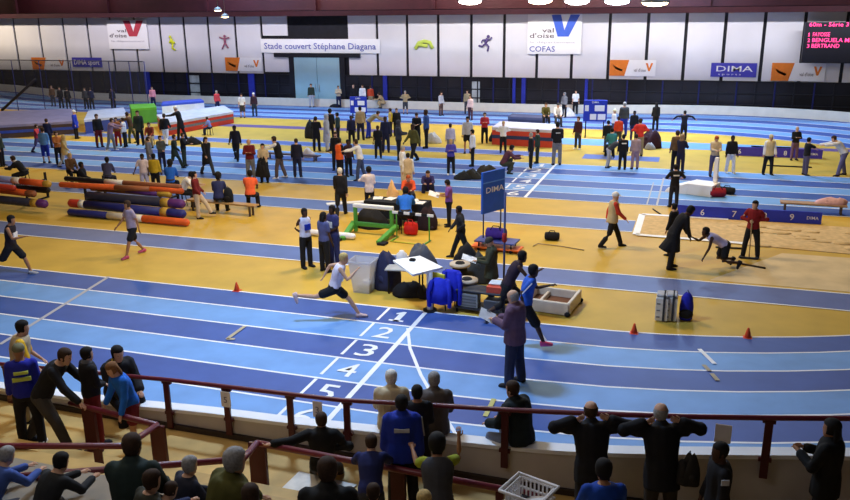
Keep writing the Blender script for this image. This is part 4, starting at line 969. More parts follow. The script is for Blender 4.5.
# bags and small things on the floor
coat_heap('black bag pile on the floor under the red sided mat', go(194, 144), .9, .36, 'black', cat='bag', name='sports_bag', seed=31)
coat_heap('dark red and black bag beside the athlete in the red vest', go(650, 147.7), 1.1, .8, (50, 22, 36), cat='bag', name='sports_bag', seed=32)
coat_heap('grey bag on the floor by the dark red and black bag', go(650, 149.5), .5, .3, (150, 150, 156), cat='bag', name='sports_bag', seed=33)
coat_heap('black jacket dropped on the boards by the far barrier near the DIMA banner', go(664, 111.8), 1.1, .25, 'black', seed=34)
coat_heap('black bag lying on the sprint straight behind the DIMA board', go(462, 179), .75, .30, (30, 32, 36), cat='bag', name='sports_bag', seed=35)
coat_heap('olive and black kit bag beside the black bag behind the DIMA board', go(473, 178.5), .8, .36, (40, 40, 38), cat='bag', name='sports_bag', seed=36)
coat_heap('dark kit bag half hidden by the top of the DIMA board', go(487, 174.5), .95, .36, (50, 46, 38), cat='bag', name='sports_bag', seed=37)
coat_heap('black bags heaped beside the black-coated man by the far runway', go(312, 138), .9, .9, 'black', cat='bag', name='sports_bag', seed=38)
coat_heap('pale grey plastic sack on the floor past the group at the far runway', go(434, 143), .8, .5, (190, 184, 180), cat='sack', name='sack', seed=39)
coat_heap('black bag beside the white-clad blond athlete', go(494, 141.5), .5, .5, 'black', cat='bag', name='sports_bag', seed=40)
coat_heap('black bags piled under the pale door beside the beige visitor', go(335, 107.2), .9, .2, 'black', cat='bag', name='sports_bag', seed=41)
coat_heap('white bundle by the results board at the far barrier', go(565, 116.5), 1.3, .5, (226, 222, 224), cat='bundle', name='bundle', seed=42)
coat_heap('black bag between the stools and the navy suit on the sprint straight', go(309, 157), .7, .4, (216, 206, 206), cat='bag', name='sports_bag', seed=43)['label'] = 'pale bag on a low bench behind the man in the navy suit'
bench('low dark bench behind the man in the navy suit', go(292, 160), 3.0, (90, 70, 76), -.05, .3)
a = MB(); a.tube([(-.9, 0, .03), (.9, 0, .03)], .03, 6, bk); o = a.build('stick'); o.location = go(789, 167); tag(o, 'short dark bar lying in the far pit beside the black-shirted athlete', 'stick')
for lab, a_, b_ in (('dark rake lying behind the kneeling athlete, reaching toward the sand', go(724, 260.5, .03), go(765, 268, .03)), ('dark bar lying on the sand edge by the man in red', go(716, 247, .03), go(745, 248.5, .03)), ('dark stick on the floor beside the sand pit corner', go(653, 209, .02), go(661, 214.5, .02))):
    a = MB(); a.tube([a_, b_], .028, 6, mat((60, 46, 36), .6, .1)); tag(a.build('stick' if 'stick' in lab else 'bar'), lab, 'stick')
coat_heap('orange folding cone bag beside the officials table', go(393, 205), .5, .8, (236, 184, 120), cat='bag', name='shopping_bag', seed=45)
# ------------------------------------------------------------------ safety net at the far left
np0, np1 = WY(-20, 130, 47.7), WY(150, 128, 47.7)
t = thing('safety_net', V((np0.x, 47.7, 0)), 'tall grey safety net on thin blue posts before the far wall', 'net'); Ln = np1.x-np0.x
zt0 = WY(100, 61, 47.7).z; a = MB(); nm = clear_mat((90, 94, 120), .13, .9)
a.rings([[(x, y, z) for x, y in ((0, -.01), (Ln, -.01), (Ln, .01), (0, .01))] for z in (.1, zt0)], nm, False); a.build('netting', parent=t)
for u_ in (-8, 17, 44, 75, 113, 133, 148):
    x = WY(u_, 100, 47.7).x-np0.x; a = MB(); a.tube([(x, 0, 0), (x, 0, zt0)], .03, 8, mat((48, 52, 110), .5, .1)); a.build('post', parent=t)
a = MB(); a.tube([V((WY(2, 117, 47.3).x-np0.x, -.3, .05)), V((WY(32, 80, 47.3).x-np0.x, -.1, WY(32, 80, 47.3).z))], .10, 8, mat((40, 38, 52), .5, .1)); a.build('stay', parent=t)
a = MB(); a.tube([V((0, -.02, zt0)), V((Ln, -.02, zt0))], .03, 6, mat((60, 60, 80), .5, .1)); a.build('top_cable', parent=t)
# ------------------------------------------------------------------ near the stand
def card(label, u_, v_, sx, sz, txt=None):
    p = rail_pt(u_, v_); o = MB(); o.box((0, 0, 0), (sx, .02, sz), mat((232, 226, 232), .6, .04), bev=.004); r = o.build('notice'); r.location = p+V((0, -.05, 0)); tag(r, label, 'notice', None)
    if txt: a = MB(); put_text(a, txt, (0, -.014, -.0), (1, 0, 0), (0, 0, 1), mat((120, 110, 130), .6, 0), h=sz*.4); a.build('print', parent=r)
card('white notice with a mark taped to the second rail post from the girl in blue', 227.5, 398, .16, .26, '5'); card('white notice hanging above the leather-jacketed man by the lane number', 319, 408, .15, .26, '3'); card('pale square notice hanging on the rail above the dark bystander with the badge', 723, 432, .20, .26)
p = DP(529, 493, 7.6); t = thing('basket', V((p.x, p.y, p.z-.12)), 'white plastic basket with papers at the front of the stand', 'basket', rz=-.3); wp = mat((236, 232, 232), .5, .03)
a = MB(); wb = .36
for k in range(8):
    for s in (-1, 1): a.box((-.15+k*.043, s*.15, .0), (.014, .012, .3), wp); a.box((s*.17, -.13+k*.037, .0), (.012, .014, .3), wp)
for z, g_ in ((-.15, .0), (-.05, .01), (.05, .02), (.15, .03)):
    for s in (-1, 1): a.box((0, s*(.15+g_*.3), z), (.36+g_, .014, .018), wp); a.box((s*(.17+g_*.3), 0, z), (.014, .31+g_, .018), wp)
a.box((0, 0, -.15), (.34, .30, .012), wp); a.build('basket_body', parent=t)
a = MB(); R2 = [(-.21, -.18), (.21, -.18), (.21, .18), (-.21, .18)]; a.tube([(*q, .165) for q in R2+[R2[0]]], .016, 8, wp); a.build('rim', parent=t)
a = MB(); a.box((0, 0, -.02), (.24, .2, .02), cm('dgrey'), rot=Matrix.Rotation(.3, 3, 'X')); a.box((.02, 0, .03), (.2, .22, .012), cm('white'), rot=Matrix.Rotation(-.35, 3, 'Y')); a.build('contents', parent=t)
a = MB(); a.box((0, 0, -.15-(p.z-.12-.15-1.38)/2-.01), (.3, .26, p.z-.12-.15-1.38), mat((150, 120, 90), .7, .1)); o = a.build('box'); o.location = t.location; tag(o, 'cardboard box under the white basket', 'box')
pp = MB(); pp.box((0, 0, .012), (.95, .55, .02), mat((222, 216, 208), .7, .12, 6)); o = pp.build('poster'); o.location = G(318, 489, FZ); o.rotation_euler = (0, 0, -.08); tag(o, 'crumpled white sheet on the floor behind the barrier end post', 'sheet')
# ------------------------------------------------------------------ people along the far wall and barrier
P('person in dark green jacket and grey trousers standing before the pale double door', 312, 107, 84, 'C', top='dgreen', bot='lgrey', hc='b')
P('person in beige top and navy trousers by the right edge of the pale door', 339, 107.5, 86, 'C', 'folded', top='beige', bot='navy', hc='b')
P('person in black seen behind the blue results board near the pale door', 354, 107.5, 85, 'C', top='black', bot='black', hair='balding', hc='g')
P('person in white shirt just behind the blue results board near the pale door', 363, 107.5, 85, 'C', top='white', bot='dgrey')
P('person in red-orange jacket and tan trousers by the far wall', 371, 107.5, 87, 'A', top=(196, 70, 40), bot='khaki')
P('person in beige crouching against the dark glazing', 384, 108.5, None, 'L', 'crouch', top='tan', bot='tan', h=1.7)
P('person in beige jacket and dark shorts facing the hall at the far barrier', 405.5, 114, 91, 'C', 'hips', top='tan', bot='dgrey', leg=.55, hc='g', hair='crop')
P('person in grey top and brown trousers alone at the far barrier', 441, 115.5, 98, 'RC', top='lgrey', bot=(90, 66, 60))
P('person in pale pink top bending beside the far barrier', 470.5, 120, 103, 'LC', top=(214, 186, 186), bot=(80, 50, 60))
P('person in tan jacket half behind the one in pale pink', 467, 113.5, 96, 'C', top='khaki', bot='dgrey')
P('person in bright red jacket and dark trousers facing away on the far field', 484.5, 143, 113, 'C', 'folded', top=(176, 46, 52), bot='black', hc='b')
P('person in red jacket and navy trousers leaning over the far straight', 218, 113, 94, 'RC', top=(190, 60, 64), bot='navy', hair='crop', hc='g')
P('person in white T-shirt and dark shorts on the far straight', 243, 117.5, 94, 'C', top='white', bot='dgrey', leg=.5, sleeve=.45)
P('person in dark plum jacket and white cap on the far straight', 255, 116, 94, 'C', top=(58, 36, 48), bot=(40, 56, 70), hair='cap', hatc='white')
P('person in dark jacket and grey trousers on the barrier strip left of the DIMA banner', 703.5, 111.5, 85, 'C', 'stand2', top='black', bot='dgrey', hc='g', hair='crop')
P('official in olive jacket sitting behind the high jump mat', 545, 126, None, 'C', 'sit', top='olive', bot='black', h=1.75, seat='low stool under the official in olive behind the high jump mat')
P('official in white jacket sitting behind the high jump mat', 557, 126, None, 'C', 'sit', top='white', bot='dgrey', hair='cap', hatc='dgrey', seat='low stool under the official in white behind the high jump mat')
P('official in grey hood standing behind the seated ones at the high jump', 564, 117, 97, 'LC', top='grey', bot='black', hair='hood', hatc='grey')
P('person in white T-shirt and black trousers by the wall, left of the larger results board', 575, 114, 91, 'C', top='white', bot='black', sleeve=.45)
P('person in brown-orange top behind the safety net', 54, 106, 90, 'C', top='brown', bot='dgrey')
P('person in black behind the safety net, next to the one in brown', 62, 108, 92, 'C', top='black', bot='black')
P('tall person in black behind the safety net, at the middle of the dark row', 69, 109, 92, 'A', top='black', bot='black')
P('person in charcoal behind the net just left of the last net posts', 87, 109, 93, 'C', top='dgrey', bot='black')
P('person in navy behind the net beside the one in charcoal', 92.5, 109, 94, 'A', top='navy', bot='black')
P('dark clad person just inside the end of the safety net', 114, 109.5, 93, 'C', top=(34, 36, 48), bot='black')
P('person in pink top by the blue column in the glazing', 154, 108, 91, 'C', top='pink', bot='navy', hair='long')
# ------------------------------------------------------------------ far field, left
P('person in royal blue coat and white cap before the white and blue mat', 77, 138.5, 110.5, 'R', top='royal', bot='black', hair='cap', hatc='white', coat=.14)
P('person in dark blue standing behind the light blue shirt at the far straight', 50, 148, 121, 'A', top='navy', bot='navy')
P('child in red top walking at the end of the sprint straight', 39, 152, 131, 'R', 'walk', top=(190, 60, 70), bot=(90, 80, 120), h=1.45)
P('person in light blue shirt and blue shorts on the sprint straight', 47, 163, 128, 'A', 'front', top='lblue', bot='royal', leg=.62, sleeve=.5)
P('person in orange hood and beige jacket hugging a bundle on the sprint straight', 60, 164, 134, 'RC', 'carry', top=(196, 120, 60), bot='black', hair='short', hc='b')
P('person in beige coat just in front of the orange hood', 66.5, 167, 138, 'R', 'walk', top=(206, 176, 116), bot='lgrey', coat=.1, hair='hood', hatc=(206, 176, 116))
P('person in black at the left edge on the sprint straight', 3, 166, 132, 'R', top='dgreen', bot='black')
P('person in black jacket and dark red trousers near the white and blue mat', 100, 147, 114.5, 'RC', top='black', bot='dred')
P('person in mauve top and grey jeans stretching an arm by the sprint straight', 112, 150.5, 118, 'R', 'reach', top=(150, 120, 140), bot='grey', shoe='white')
P('child in brown jacket and red trousers among the group at the mats', 119, 146, 121, 'C', top=(150, 90, 50), bot='red', h=1.5)
P('person in white coat and dark trousers at the mats', 126, 147, 124, 'L', top='white', bot='black')
P('person in brown jacket bending at the green mat', 133, 143, 112, 'L', 'reach', top='brown', bot='olive')
P('person in dark green coat beside the one in brown at the green mat', 141, 145, 111, 'C', top='dgreen', bot='black', coat=.1)
P('person in red-brown top sitting at the edge of the red sided mat', 152, 147, None, 'C', 'sit', top=(140, 60, 40), bot='tan', h=1.65, seat='low seat under the person in red-brown by the mats')
P('person in black top and white trousers walking past the red sided mat', 166.5, 145, 113, 'A', 'walk', top='black', bot='white')
P('person in black coat and white cap leaning over the red sided mat', 182, 140, 106, 'L', 'reach', top='black', bot='black', coat=.16, hair='cap', hatc='white')
P('child in blue and white leaning on the end of the red sided mat', 210.5, 135, 119, 'L', 'sit', top=(130, 140, 200), bot='navy', h=1.3, seat='low seat under the child at the end of the red sided mat')
P('person in grey jacket at the left of the chatting group on the sprint straight', 151, 171, 143, 'R', top='grey', bot='grey', hc='b')
P('person in camouflage jacket in the chatting group on the sprint straight', 163, 169.5, 142, 'RC', 'front', top=(84, 88, 84), bot='navy')
P('person in dark green coat walking in the chatting group on the sprint straight', 176, 168.5, 134, 'R', 'walk', top=(40, 54, 50), bot='dgreen', coat=.12)
P('person in black jacket carrying a white object right of the dark green coat', 185, 166, 140, 'R', 'carry', top='black', bot='dgreen')
P('woman in long black coat striding across the sprint straight', 208, 174.5, 136, 'RC', 'walk', top='black', bot='dgrey', coat=.2, hair='long', hc='k')
P('person in black hooded top walking alone beyond the sprint straight', 237, 160, 124.5, 'C', 'walk', top=(30, 28, 40), bot='black', skin='d', hc='k')
P('man in dark red jumper with folded arms on the sprint straight', 251.5, 180, 139.5, 'C', 'folded', top='dred', bot='grey', hair='balding', hc='b')
P('person in beige top holding a black coat in front', 265, 182, 144, 'C', 'front', top='beige', bot='black', hc='k', sleeve=.5)
P('man in black waistcoat with white sleeves and brown trousers', 280.5, 178, 136, 'L', 'reach', top='white', bot=(92, 78, 76), vest='black', shoe='white', hc='b')
P('man in navy suit seen from behind on the sprint straight', 298, 177, 139, 'A', top=(30, 30, 50), bot=(34, 36, 60), hair='crop', hc='b')
P('official in orange vest turned away in the group of three', 340.5, 178, 139, 'RA', 'front', top='black', bot='black', vest='orange', hc='k')
P('athlete in black and red beside the orange vest', 349, 176, 140, 'RC', top=(50, 24, 30), bot='black', skin='d', hc='k')
P('man in white shirt and grey jeans reaching toward the orange vest', 361, 180, 139, 'L', 'reach', top='white', bot='jeans', hc='b')
P('person in black behind the orange vest looking at the camera', 337, 170, 132, 'C', top='black', bot='black', hair='crop', hc='b')
P('person in bulky black coat at the left of the far runway group', 317, 151, 117, 'A', 'carry', top='black', bot='black', coat=.1)
P('person in long pale grey coat in the far runway group', 327.5, 151, 115, 'R', top='lgrey', bot='lgrey', coat=.26, hair='hood', hatc='lgrey')
P('person in black at the back of the far runway group', 331, 140, 110, 'A', top='black', bot='black', hair='afro', hc='k')
P('person in dark teal behind the far runway group', 338.5, 143, 113, 'L', top=(34, 56, 60), bot='black', hc='k')
P('person in navy tracksuit just right of the pale grey coat', 352, 145, 119, 'C', top='navy', bot='black', skin='d')
P('man in tan jacket and dark trousers in the far runway crowd', 361, 140, 107, 'A', top='tan', bot='navy', hc='k')
P('person in blue trousers bending behind the man in tan', 369, 138, None, 'R', 'bend', top='khaki', bot='royal', h=1.7)
P('thin athlete in black at the near side of the far runway crowd', 378.5, 158, 126, 'C', top='black', bot='black', skin='d', sleeve=.45)
P('tall athlete in navy tracksuit in the far runway crowd', 386, 152, 117, 'C', top='navy', bot='navy', skin='d')
P('person in bright yellow vest at the back of the far runway crowd', 391, 136, 109, 'L', top='yellow', bot='black', sleeve=0)
P('person in black next to the bright yellow vest', 397, 136, 110, 'C', top='black', bot='black')
P('person in charcoal hooded top with head bowed in the far runway crowd', 399, 160, 121, 'R', 'carry', top=(56, 58, 70), bot='black', hair='hood', hatc=(56, 58, 70))
P('athlete in olive bib and black tights in the far runway crowd', 414, 162, 123, 'LC', 'walk', top='olive', bot='black', skin='d')
P('person in black holding a clipboard behind the olive bib', 417, 146, 113, 'C', 'read', top='black', bot='black')
P('athlete in blue jacket at the right end of the far runway crowd', 426.5, 148, 109, 'L', top=(40, 70, 130), bot='black', skin='d')
P('official in white jacket and beige trousers standing over the sprint straight', 403, 186, 146, 'R', top='white', bot='beige', hair='crop', hc='g', shoe='tan')
P('official in beige jacket with white sleeves leaning beside the white jacket', 408.5, 192, 160, 'A', top='white', bot='beige', vest='beige', hc='k')
P('boy in purple-blue jacket and black trousers on the sprint straight', 451, 174.5, 140, 'C', 'folded', top=(76, 70, 170), bot='black', hc='y', hair='crop', shoe='white')
P('person in lilac jacket standing behind the boy in purple-blue', 450.5, 156, 124, 'A', top='lilac', bot='grey', hc='b')
P('man in white shirt and black trousers beside the runway', 472.5, 166, 130, 'L', top='white', bot='black', hc='k')
P('athlete in pale grey sweatshirt with bare legs behind the white shirt', 467.5, 153, 117, 'C', top='lgrey', bot='black', leg=.35, skin='m', hc='k')
P('blond athlete in white sweatshirt before the high jump mat', 503, 152.5, 125, 'C', 'hips', top='white', bot='black', hc='y')
P('person in plum jacket crouching behind the DIMA board', 503, 173, None, 'R', 'crouch', top=(90, 52, 70), bot=(54, 60, 52), h=1.85, hc='k')
P('man in black jacket with white front watching the runway', 530.5, 169, 133, 'L', top='black', bot='black', vest=None, hair='crop', hc='g', shoe='white')
P('person in dark green right behind the man with the white front', 537, 163, 131, 'L', top=(44, 62, 54), bot='dgreen')
P('man in black top and grey trousers before the high jump mat', 556.5, 165, 120, 'A', 'front', top='black', bot='grey', hc='k', backprint='lgrey')
P('person in plaid dark red shirt and grey trousers beside the larger results board', 577.5, 149, 117, 'LC', top=(70, 34, 40), bot='dgrey', shoe='white', hc='b')
# group at the far right of centre
P('person in dark jacket with teal bag at the left of the watching group', 607, 152, 124, 'A', top='black', bot='dgrey', hc='k')
P('person in teal jacket sitting in the watching group', 611.5, 158, None, 'A', 'sit', top='teal', bot='black', h=1.75, hair='crop', hc='k', seat='low stool under the person in teal')
P('person in red-orange jacket in the middle of the watching group', 617.5, 147, 118, 'A', top=(206, 66, 36), bot='dgrey', hc='b')
P('tall man in dark grey coat and blue trousers at the back of the watching group', 623, 136, 102.5, 'A', top=(60, 62, 66), bot='royal', hc='g')
P('person in cream hat and white jacket in the watching group', 613, 138, 115, 'R', top='white', bot='jeans', hair='hat', hatc=(226, 214, 170))
P('man in black jacket with white back print at the front of the watching group', 622, 169.5, 136, 'A', top='black', bot='black', backprint='white', hc='k')
P('person in pale pink tracksuit at the front of the watching group', 634.5, 169, 142, 'A', top=(170, 146, 150), bot=(150, 124, 140), hc='b')
P('person in grey coat bending at the front left of the watching group', 608, 167.5, None, 'R', 'bend', top='dgrey', bot='lgrey', h=1.5)
P('athlete in red vest and beige trousers at the right of the watching group', 638.5, 156, 119, 'A', 'hips', top=(210, 54, 44), bot='khaki', hc='b')
P('person in black jacket behind the athlete in the red vest', 633, 140, 114, 'C', top='black', bot='navy', skin='d', hc='k')
P('lone person all in black on the far straight right of the watching group', 655, 130, 113, 'A', top='black', bot='black', hair='hood')
P('person in black with arms stretched wide on the far straight', 683, 140, 117, 'A', 'tpose', top=(34, 34, 48), bot='black', hc='k')
P('person in brown jacket standing with the tan hooded one', 675, 171, 131, 'A', top=(104, 78, 50), bot='black', hc='b')
P('person in navy suit and tan hood, arms on hips, beside the brown jacket', 679.5, 173, 135, 'RA', 'carry', top=(34, 32, 52), bot=(34, 32, 56), hair='hood', hatc=(150, 120, 90))
P('man in black T-shirt with white back print on the sprint straight', 673, 207, 165, 'A', 'hips', top='black', bot=(36, 40, 54), backprint='white', sleeve=.5, hc='k')
P('official in beige vest and blue-grey trousers by the podium', 713, 176, 136, 'C', 'read', top='beige', bot=(76, 76, 116), hc='r')
P('person in black jacket and white trousers by the podium', 729.5, 173, 136, 'C', 'stand2', top='black', bot='white', shoe='white', skin='d', hc='k')
P('official in beige vest over white shirt and black trousers by the far pit', 767, 174.5, 135, 'C', 'stand2', top='white', bot='black', vest=(206, 186, 140), hair='cap', hatc=(206, 190, 150))
P('man in black jacket with a pale bag and mauve trousers beyond the far pit', 793.5, 160, 130, 'C', 'folded', top='black', bot=(110, 84, 120), hair='balding', hc='g')
P('athlete in black T-shirt and grey jeans reaching out by the far pit', 804.5, 175, 138, 'R', cl(POSES['stand'], RA=(66, 6, 8), LA=(50, 6, 20)), top='black', bot=(86, 78, 104), sleeve=.45, hc='k')
P('man in white shirt and jeans leaning toward the black T-shirt at the far pit', 841, 175.5, 141, 'L', cl(POSES['bend'], lean=38, LA=(80, 6, 8), RA=(74, 6, 10), LL=(18, 6, 6), RL=(-12, 6, 4)), top='white', bot=(90, 88, 130), hair='crop', hc='b', h=1.86)
# ------------------------------------------------------------------ middle field
P('official in white cap, tan vest and red sleeves walking across the runway', 611, 247, 191, 'R', 'walk', top=(190, 54, 40), bot='black', vest=(190, 170, 130), hair='cap', hatc='white')
hs1 = P('person in long black coat bowing to shake hands by the sand pit', 671, 268, None, 'R', LH=None, RH=WY(690, 238, G(690, 268).y-.05), pose= cl(POSES['stand'], lean=26, bow=10, RA=(62, 4, 12), LA=(10, 8, 20), hp=16, LL=(4, 4, 4), RL=(-4, 4, 4)), top='black', bot='black', coat=.26, skin='d', hc='k', h=1.86)
P('person in black jacket hidden behind the black coat at the sand pit', 671, 255, 206, 'LA', top='black', bot='black', hc='k')
shk = V((G(692, 238, 0).x, 0, 0)); shk = WY(692, 238, G(690, 268).y-.05)
P('athlete in pale violet top kneeling by the sand and shaking hands', 723, 268, None, 'L', dict(lean=58, bow=4, hp=-30, LL=(8, 8, 96), RL=(16, 6, 104), LF=-60, RF=-60), LH=G(699, 269, .06), RH=shk+V((.06, 0, 0)), top=(190, 180, 216), bot='black', skin='d', hc='k', sleeve=0, leg=.35, h=1.72, fit=.01)
rk = P('man in red jumper leaning on a rake by the sand pit', 750, 257, 201, 'LC', cl(POSES['hips'], RA=(20, 30, 40), LL=(-4, 10, 0), RL=(10, 8, 4)), top=(130, 24, 30), bot='black', hc='k')
a = MB(); tpz = rk['R']+V((0, 0, .05)); a.tube([V((tpz.x+.02, tpz.y-.03, .02)), tpz], .018, 6, cm('tan')); a.box((tpz.x+.02, tpz.y-.03, .03), (.5, .06, .05), cm('dgrey')); o = a.build('rake'); tag(o, 'upright rake in the hands of the man in red', 'rake')
P('athlete in black tracksuit striding with a hand on his hip', 461, 258, 205, 'L', cl(POSES['walk'], LA=(-24, 34, 70), inw=30, LL=(-20, 4, 8), RL=(22, 4, 4), lean=4), top=(38, 38, 44), bot='black', skin='d', hc='k')
pp1 = P('official in purple T-shirt reading a sheet beside the table', 449, 226, 180, 'L', 'read', top=(126, 78, 160), bot='black', sleeve=.45, skin='m', hc='k', fit=.012)
paper('white sheet held by the official in the purple T-shirt', pp1['L'].lerp(pp1['R'], .5)+V((-.12, 0, .03)), (.36, .26), (.5, .3, .3))
P('athlete in navy tracksuit sitting on the floor hugging knees', 428, 190.5, None, 'C', 'floor', top=(50, 44, 100), bot='navy', h=1.75, hair='crop', hc='b')
P('person in white hooded top and black leggings at the officials table', 370, 210, 169, 'A', cl(POSES['hips'], LA=(0, 50, 60), RA=(2, 10, 10)), top=(228, 214, 222), bot='black', hair='afro', hc='k', hem=.10)
P('white-haired official in black suit walking past the green hurdle', 341.5, 216, 167, 'A', 'walk2', top='black', bot='black', hair='short', hc='w')
P('official in bright blue T-shirt working at the black covered table', 406, 233, None, 'A', 'sitfwd', top=(40, 110, 214), bot='black', sleeve=.5, hc='k', h=1.95, skin='d', pz=0, seat='black stool under the official in bright blue')
P('person in orange jacket bending at the far side of the black table', 409, 206, None, 'C', 'sitfwd', top=(226, 90, 50), bot='dgrey', h=1.7, hair='crop', hc='r', seat='stool on the far side of the black covered table')
P('athlete in white and blue singlet and black tights standing by the runway', 307, 267, 209, 'RC', 'back', top=(206, 206, 232), bot='black', skin='d', hc='k', sleeve=0, fit=.012, bib='royal')
P('athlete with long dark hair turned away, talking with two others', 325.5, 271.5, 213, 'RA', 'stand', top=(84, 88, 134), bot='black', skin='d', hair='long', hc='k', sleeve=.35, fit=.012)
P('athlete in navy and white facing the long-haired one', 335, 265, 206, 'LC', 'front', top=(60, 60, 110), bot=(44, 48, 96), skin='d', hc='k', sleeve=.4, fit=.012, bib='white')
# runners
runA = dict(lean=16, hp=-6, LL=(58, 3, 38), RL=(-34, 3, 62), LF=-8, RF=-70, LA=(-50, 18, 40), RA=(46, 12, 70), inw=10)
P('sprinter in white top and black shorts at full stride on lane one', 338, 319.5, None, 'R', dict(lean=16, hp=-4, LL=(46, 3, 16), RL=(-70, 3, 26), LF=4, RF=-70, LA=(-76, 22, 46), RA=(34, 10, 100), inw=8, Ri=30), top=(226, 214, 226), bot='black', skin='l', hair='crop', hc='y', sleeve=0, leg=.34, shoe=(220, 190, 190), fit=.010, bib='white', h=1.84, hfit=(344, 258), mode='u')
P('runner in black singlet and shorts entering at the left edge', 22, 276, None, 'R', dict(lean=6, LL=(36, 3, 20), RL=(-34, 3, 70), LF=0, RF=-60, LA=(-36, 10, 60), RA=(24, 10, 76), inw=8), top=(34, 28, 36), bot='black', skin='m', hc='k', sleeve=0, leg=.45, fit=.010, bib='white', shoe='lgrey', h=1.80, hfit=(11, 221), mode='u')
P('athlete in lilac top and black shorts walking past the padded tubes', 135, 255.5, 199, 'LC', 'walk', top=(160, 146, 170), bot='black', skin='m', hc='b', sleeve=.3, leg=.4, fit=.012, shoe=(190, 80, 110))
P('sprinter in black singlet leading past the officials', 524, 322, None, 'R', dict(lean=24, hp=-8, LL=(50, 3, 50), RL=(-20, 3, 40), LF=0, RF=-50, LA=(-40, 14, 70), RA=(40, 12, 80), inw=10), top=(48, 34, 48), bot='black', skin='d', hc='k', sleeve=0, leg=.6, fit=.011, h=1.84, hfit=(523, 256), mode='u')
P('sprinter in blue and white singlet with pink shoes beyond the plum shirt', 547, 350, None, 'R', dict(lean=8, hp=-2, LL=(-14, 3, 10), RL=(30, 3, 8), LF=-20, RF=6, LA=(34, 10, 70), RA=(-46, 14, 60), inw=10), top=(44, 90, 190), bot='black', skin='d', hc='k', sleeve=.35, leg=.5, fit=.012, stripe='white', shoe=(232, 90, 160), h=1.84, hfit=(534, 267), mode='u')
of1 = P('official in plum shirt and dark jeans holding a clipboard on lane four', 514, 384, 291, 150, cl(POSES['read'], inw=22, hy=16, LL=(3, 7, 2), RL=(-3, 7, 4)), top=(100, 74, 96), bot=(44, 46, 70), hair='balding', hc='g', fit=.034, hem=.07, bfit=.02)
paper('white clipboard in the hands of the official in the plum shirt', of1['L'].lerp(of1['R'], .5)+V((-.10, -.04, .05)), (.32, .24), (.6, .5, .3))
of2 = P('official in dark green jacket and cap writing beside the timing rack', 491, 305, 238, 'L', cl(POSES['read'], inw=24), top=(62, 62, 44), bot=(52, 46, 46), hair='cap', hatc=(60, 56, 50), coat=.10, fit=.02)
paper('white sheet in the hands of the official in dark green', of2['L'].lerp(of2['R'], .5)+V((-.12, -.02, .04)), (.36, .24), (.3, .3, .2))
# on the benches by the padded tubes
P('athlete in orange vest sitting at the end of the wooden bench', 251.5, 210, None, 'A', 'sit', top=(250, 104, 60), bot='black', skin='d', hc='k', h=1.80, sleeve=.3)
P('athlete in navy top sitting on the wooden bench with back turned', 220, 213.5, None, 'A', 'sit', top=(44, 50, 96), bot='black', skin='d', hair='afro', hc='k', h=1.78)
P('woman in dark red jacket and beige trousers stepping over the bench', 199, 218, 172, 'R', cl(POSES['stand'], lean=-4, LL=(36, 5, 10), RL=(4, 4, 4), LA=(10, 8, 30), RA=(10, 8, 30)), top='dred', bot=(206, 186, 160), hair='long', hc='k')
P('person in white T-shirt sitting beside the padded tubes', 183, 206, None, 'R', 'sitfwd', top='white', bot='black', hc='k', sleeve=.5, h=1.78, seat='low seat under the person in the white T-shirt by the tubes')
P('person in bright blue T-shirt sitting behind the padded tubes', 172, 196, None, 'A', 'sit', top=(36, 100, 206), bot='black', hair='afro', hc='k', sleeve=.5, h=1.72, skin='d', seat='low seat under the person in bright blue behind the tubes')
P('athlete in white T-shirt standing behind the padded tubes', 146, 192, 159, 'C', cl(POSES['stand'], RA=(0, 30, 20)), top=(222, 206, 216), bot='lilac', skin='d', hc='k', sleeve=.45)
P('athlete in yellow top next to the white T-shirt behind the padded tubes', 157, 192, 162, 'A', top=(190, 160, 40), bot='black', skin='d', hc='k')
P('athlete in grey-blue top sitting with back turned behind the long tubes', 109, 190, None, 'A', 'sit', top=(66, 66, 96), bot='black', skin='d', hc='k', h=1.66, sleeve=.5, seat='low seat under the athlete in grey-blue behind the tubes')
P('athlete in black leaning back on the floor behind the long tubes', 85, 185, None, 'R', 'floor2', top='black', bot='black', skin='d', hc='k', h=1.80)
P('yellow-haired person in brown sitting just beside the athlete leaning back', 72, 183, None, 'RC', 'sit', top='brown', bot='black', hair='short', hc='y', h=1.62, seat='low seat under the yellow-haired person in brown')
P('person in black with a white collar bending behind the shorter tube stack', 27, 186, None, 'L', 'sitfwd', top='black', bot='black', collar='white', hc='b', h=1.75, seat='low seat under the person with the white collar')
# ------------------------------------------------------------------ spectators by the parapet
def near(u, v, h, zf=FZ, y0=13.0):
    Y = y0
    for i in range(400):
        p = WY(u, v, Y)
        if p.z >= zf+h: break
        Y -= .02
    return V((p.x, Y, zf))
def NP(label, u, v, h, d='A', pose='stand', y=None, hh=None, **k):
    if y is not None:
        p = WY(u, v, y); L = V((p.x, y, FZ))
    else: L = near(u, v, h)
    k.setdefault('vox', .018)
    return person(label, L, DIR.get(d, d) if isinstance(d, str) else d, hh or h, pose, hfit=(u, v), mode=k.pop('mode', 'Y'), lim=k.pop('lim', .35), **k)
wmn = P('person in blue and yellow jersey, knit cap and black leggings by the barrier', 34, 444, 346, 110, 'stand2', z=FZ, top=(34, 40, 160), bot='black', hair='beanie', hatc=(112, 110, 84), shoe='white', backprint='two', vox=.018, skin='m')
NP('man in beige vest with yellow sleeves leaning at the rail, far left', 22, 321, 1.72, 20, cl(POSES['stand'], lean=6, RA=(12, 8, 30), LA=(12, 8, 30)), y=9.85, top=(226, 176, 40), bot='khaki', vest=(176, 158, 130), hc='k', sleeve=.5)
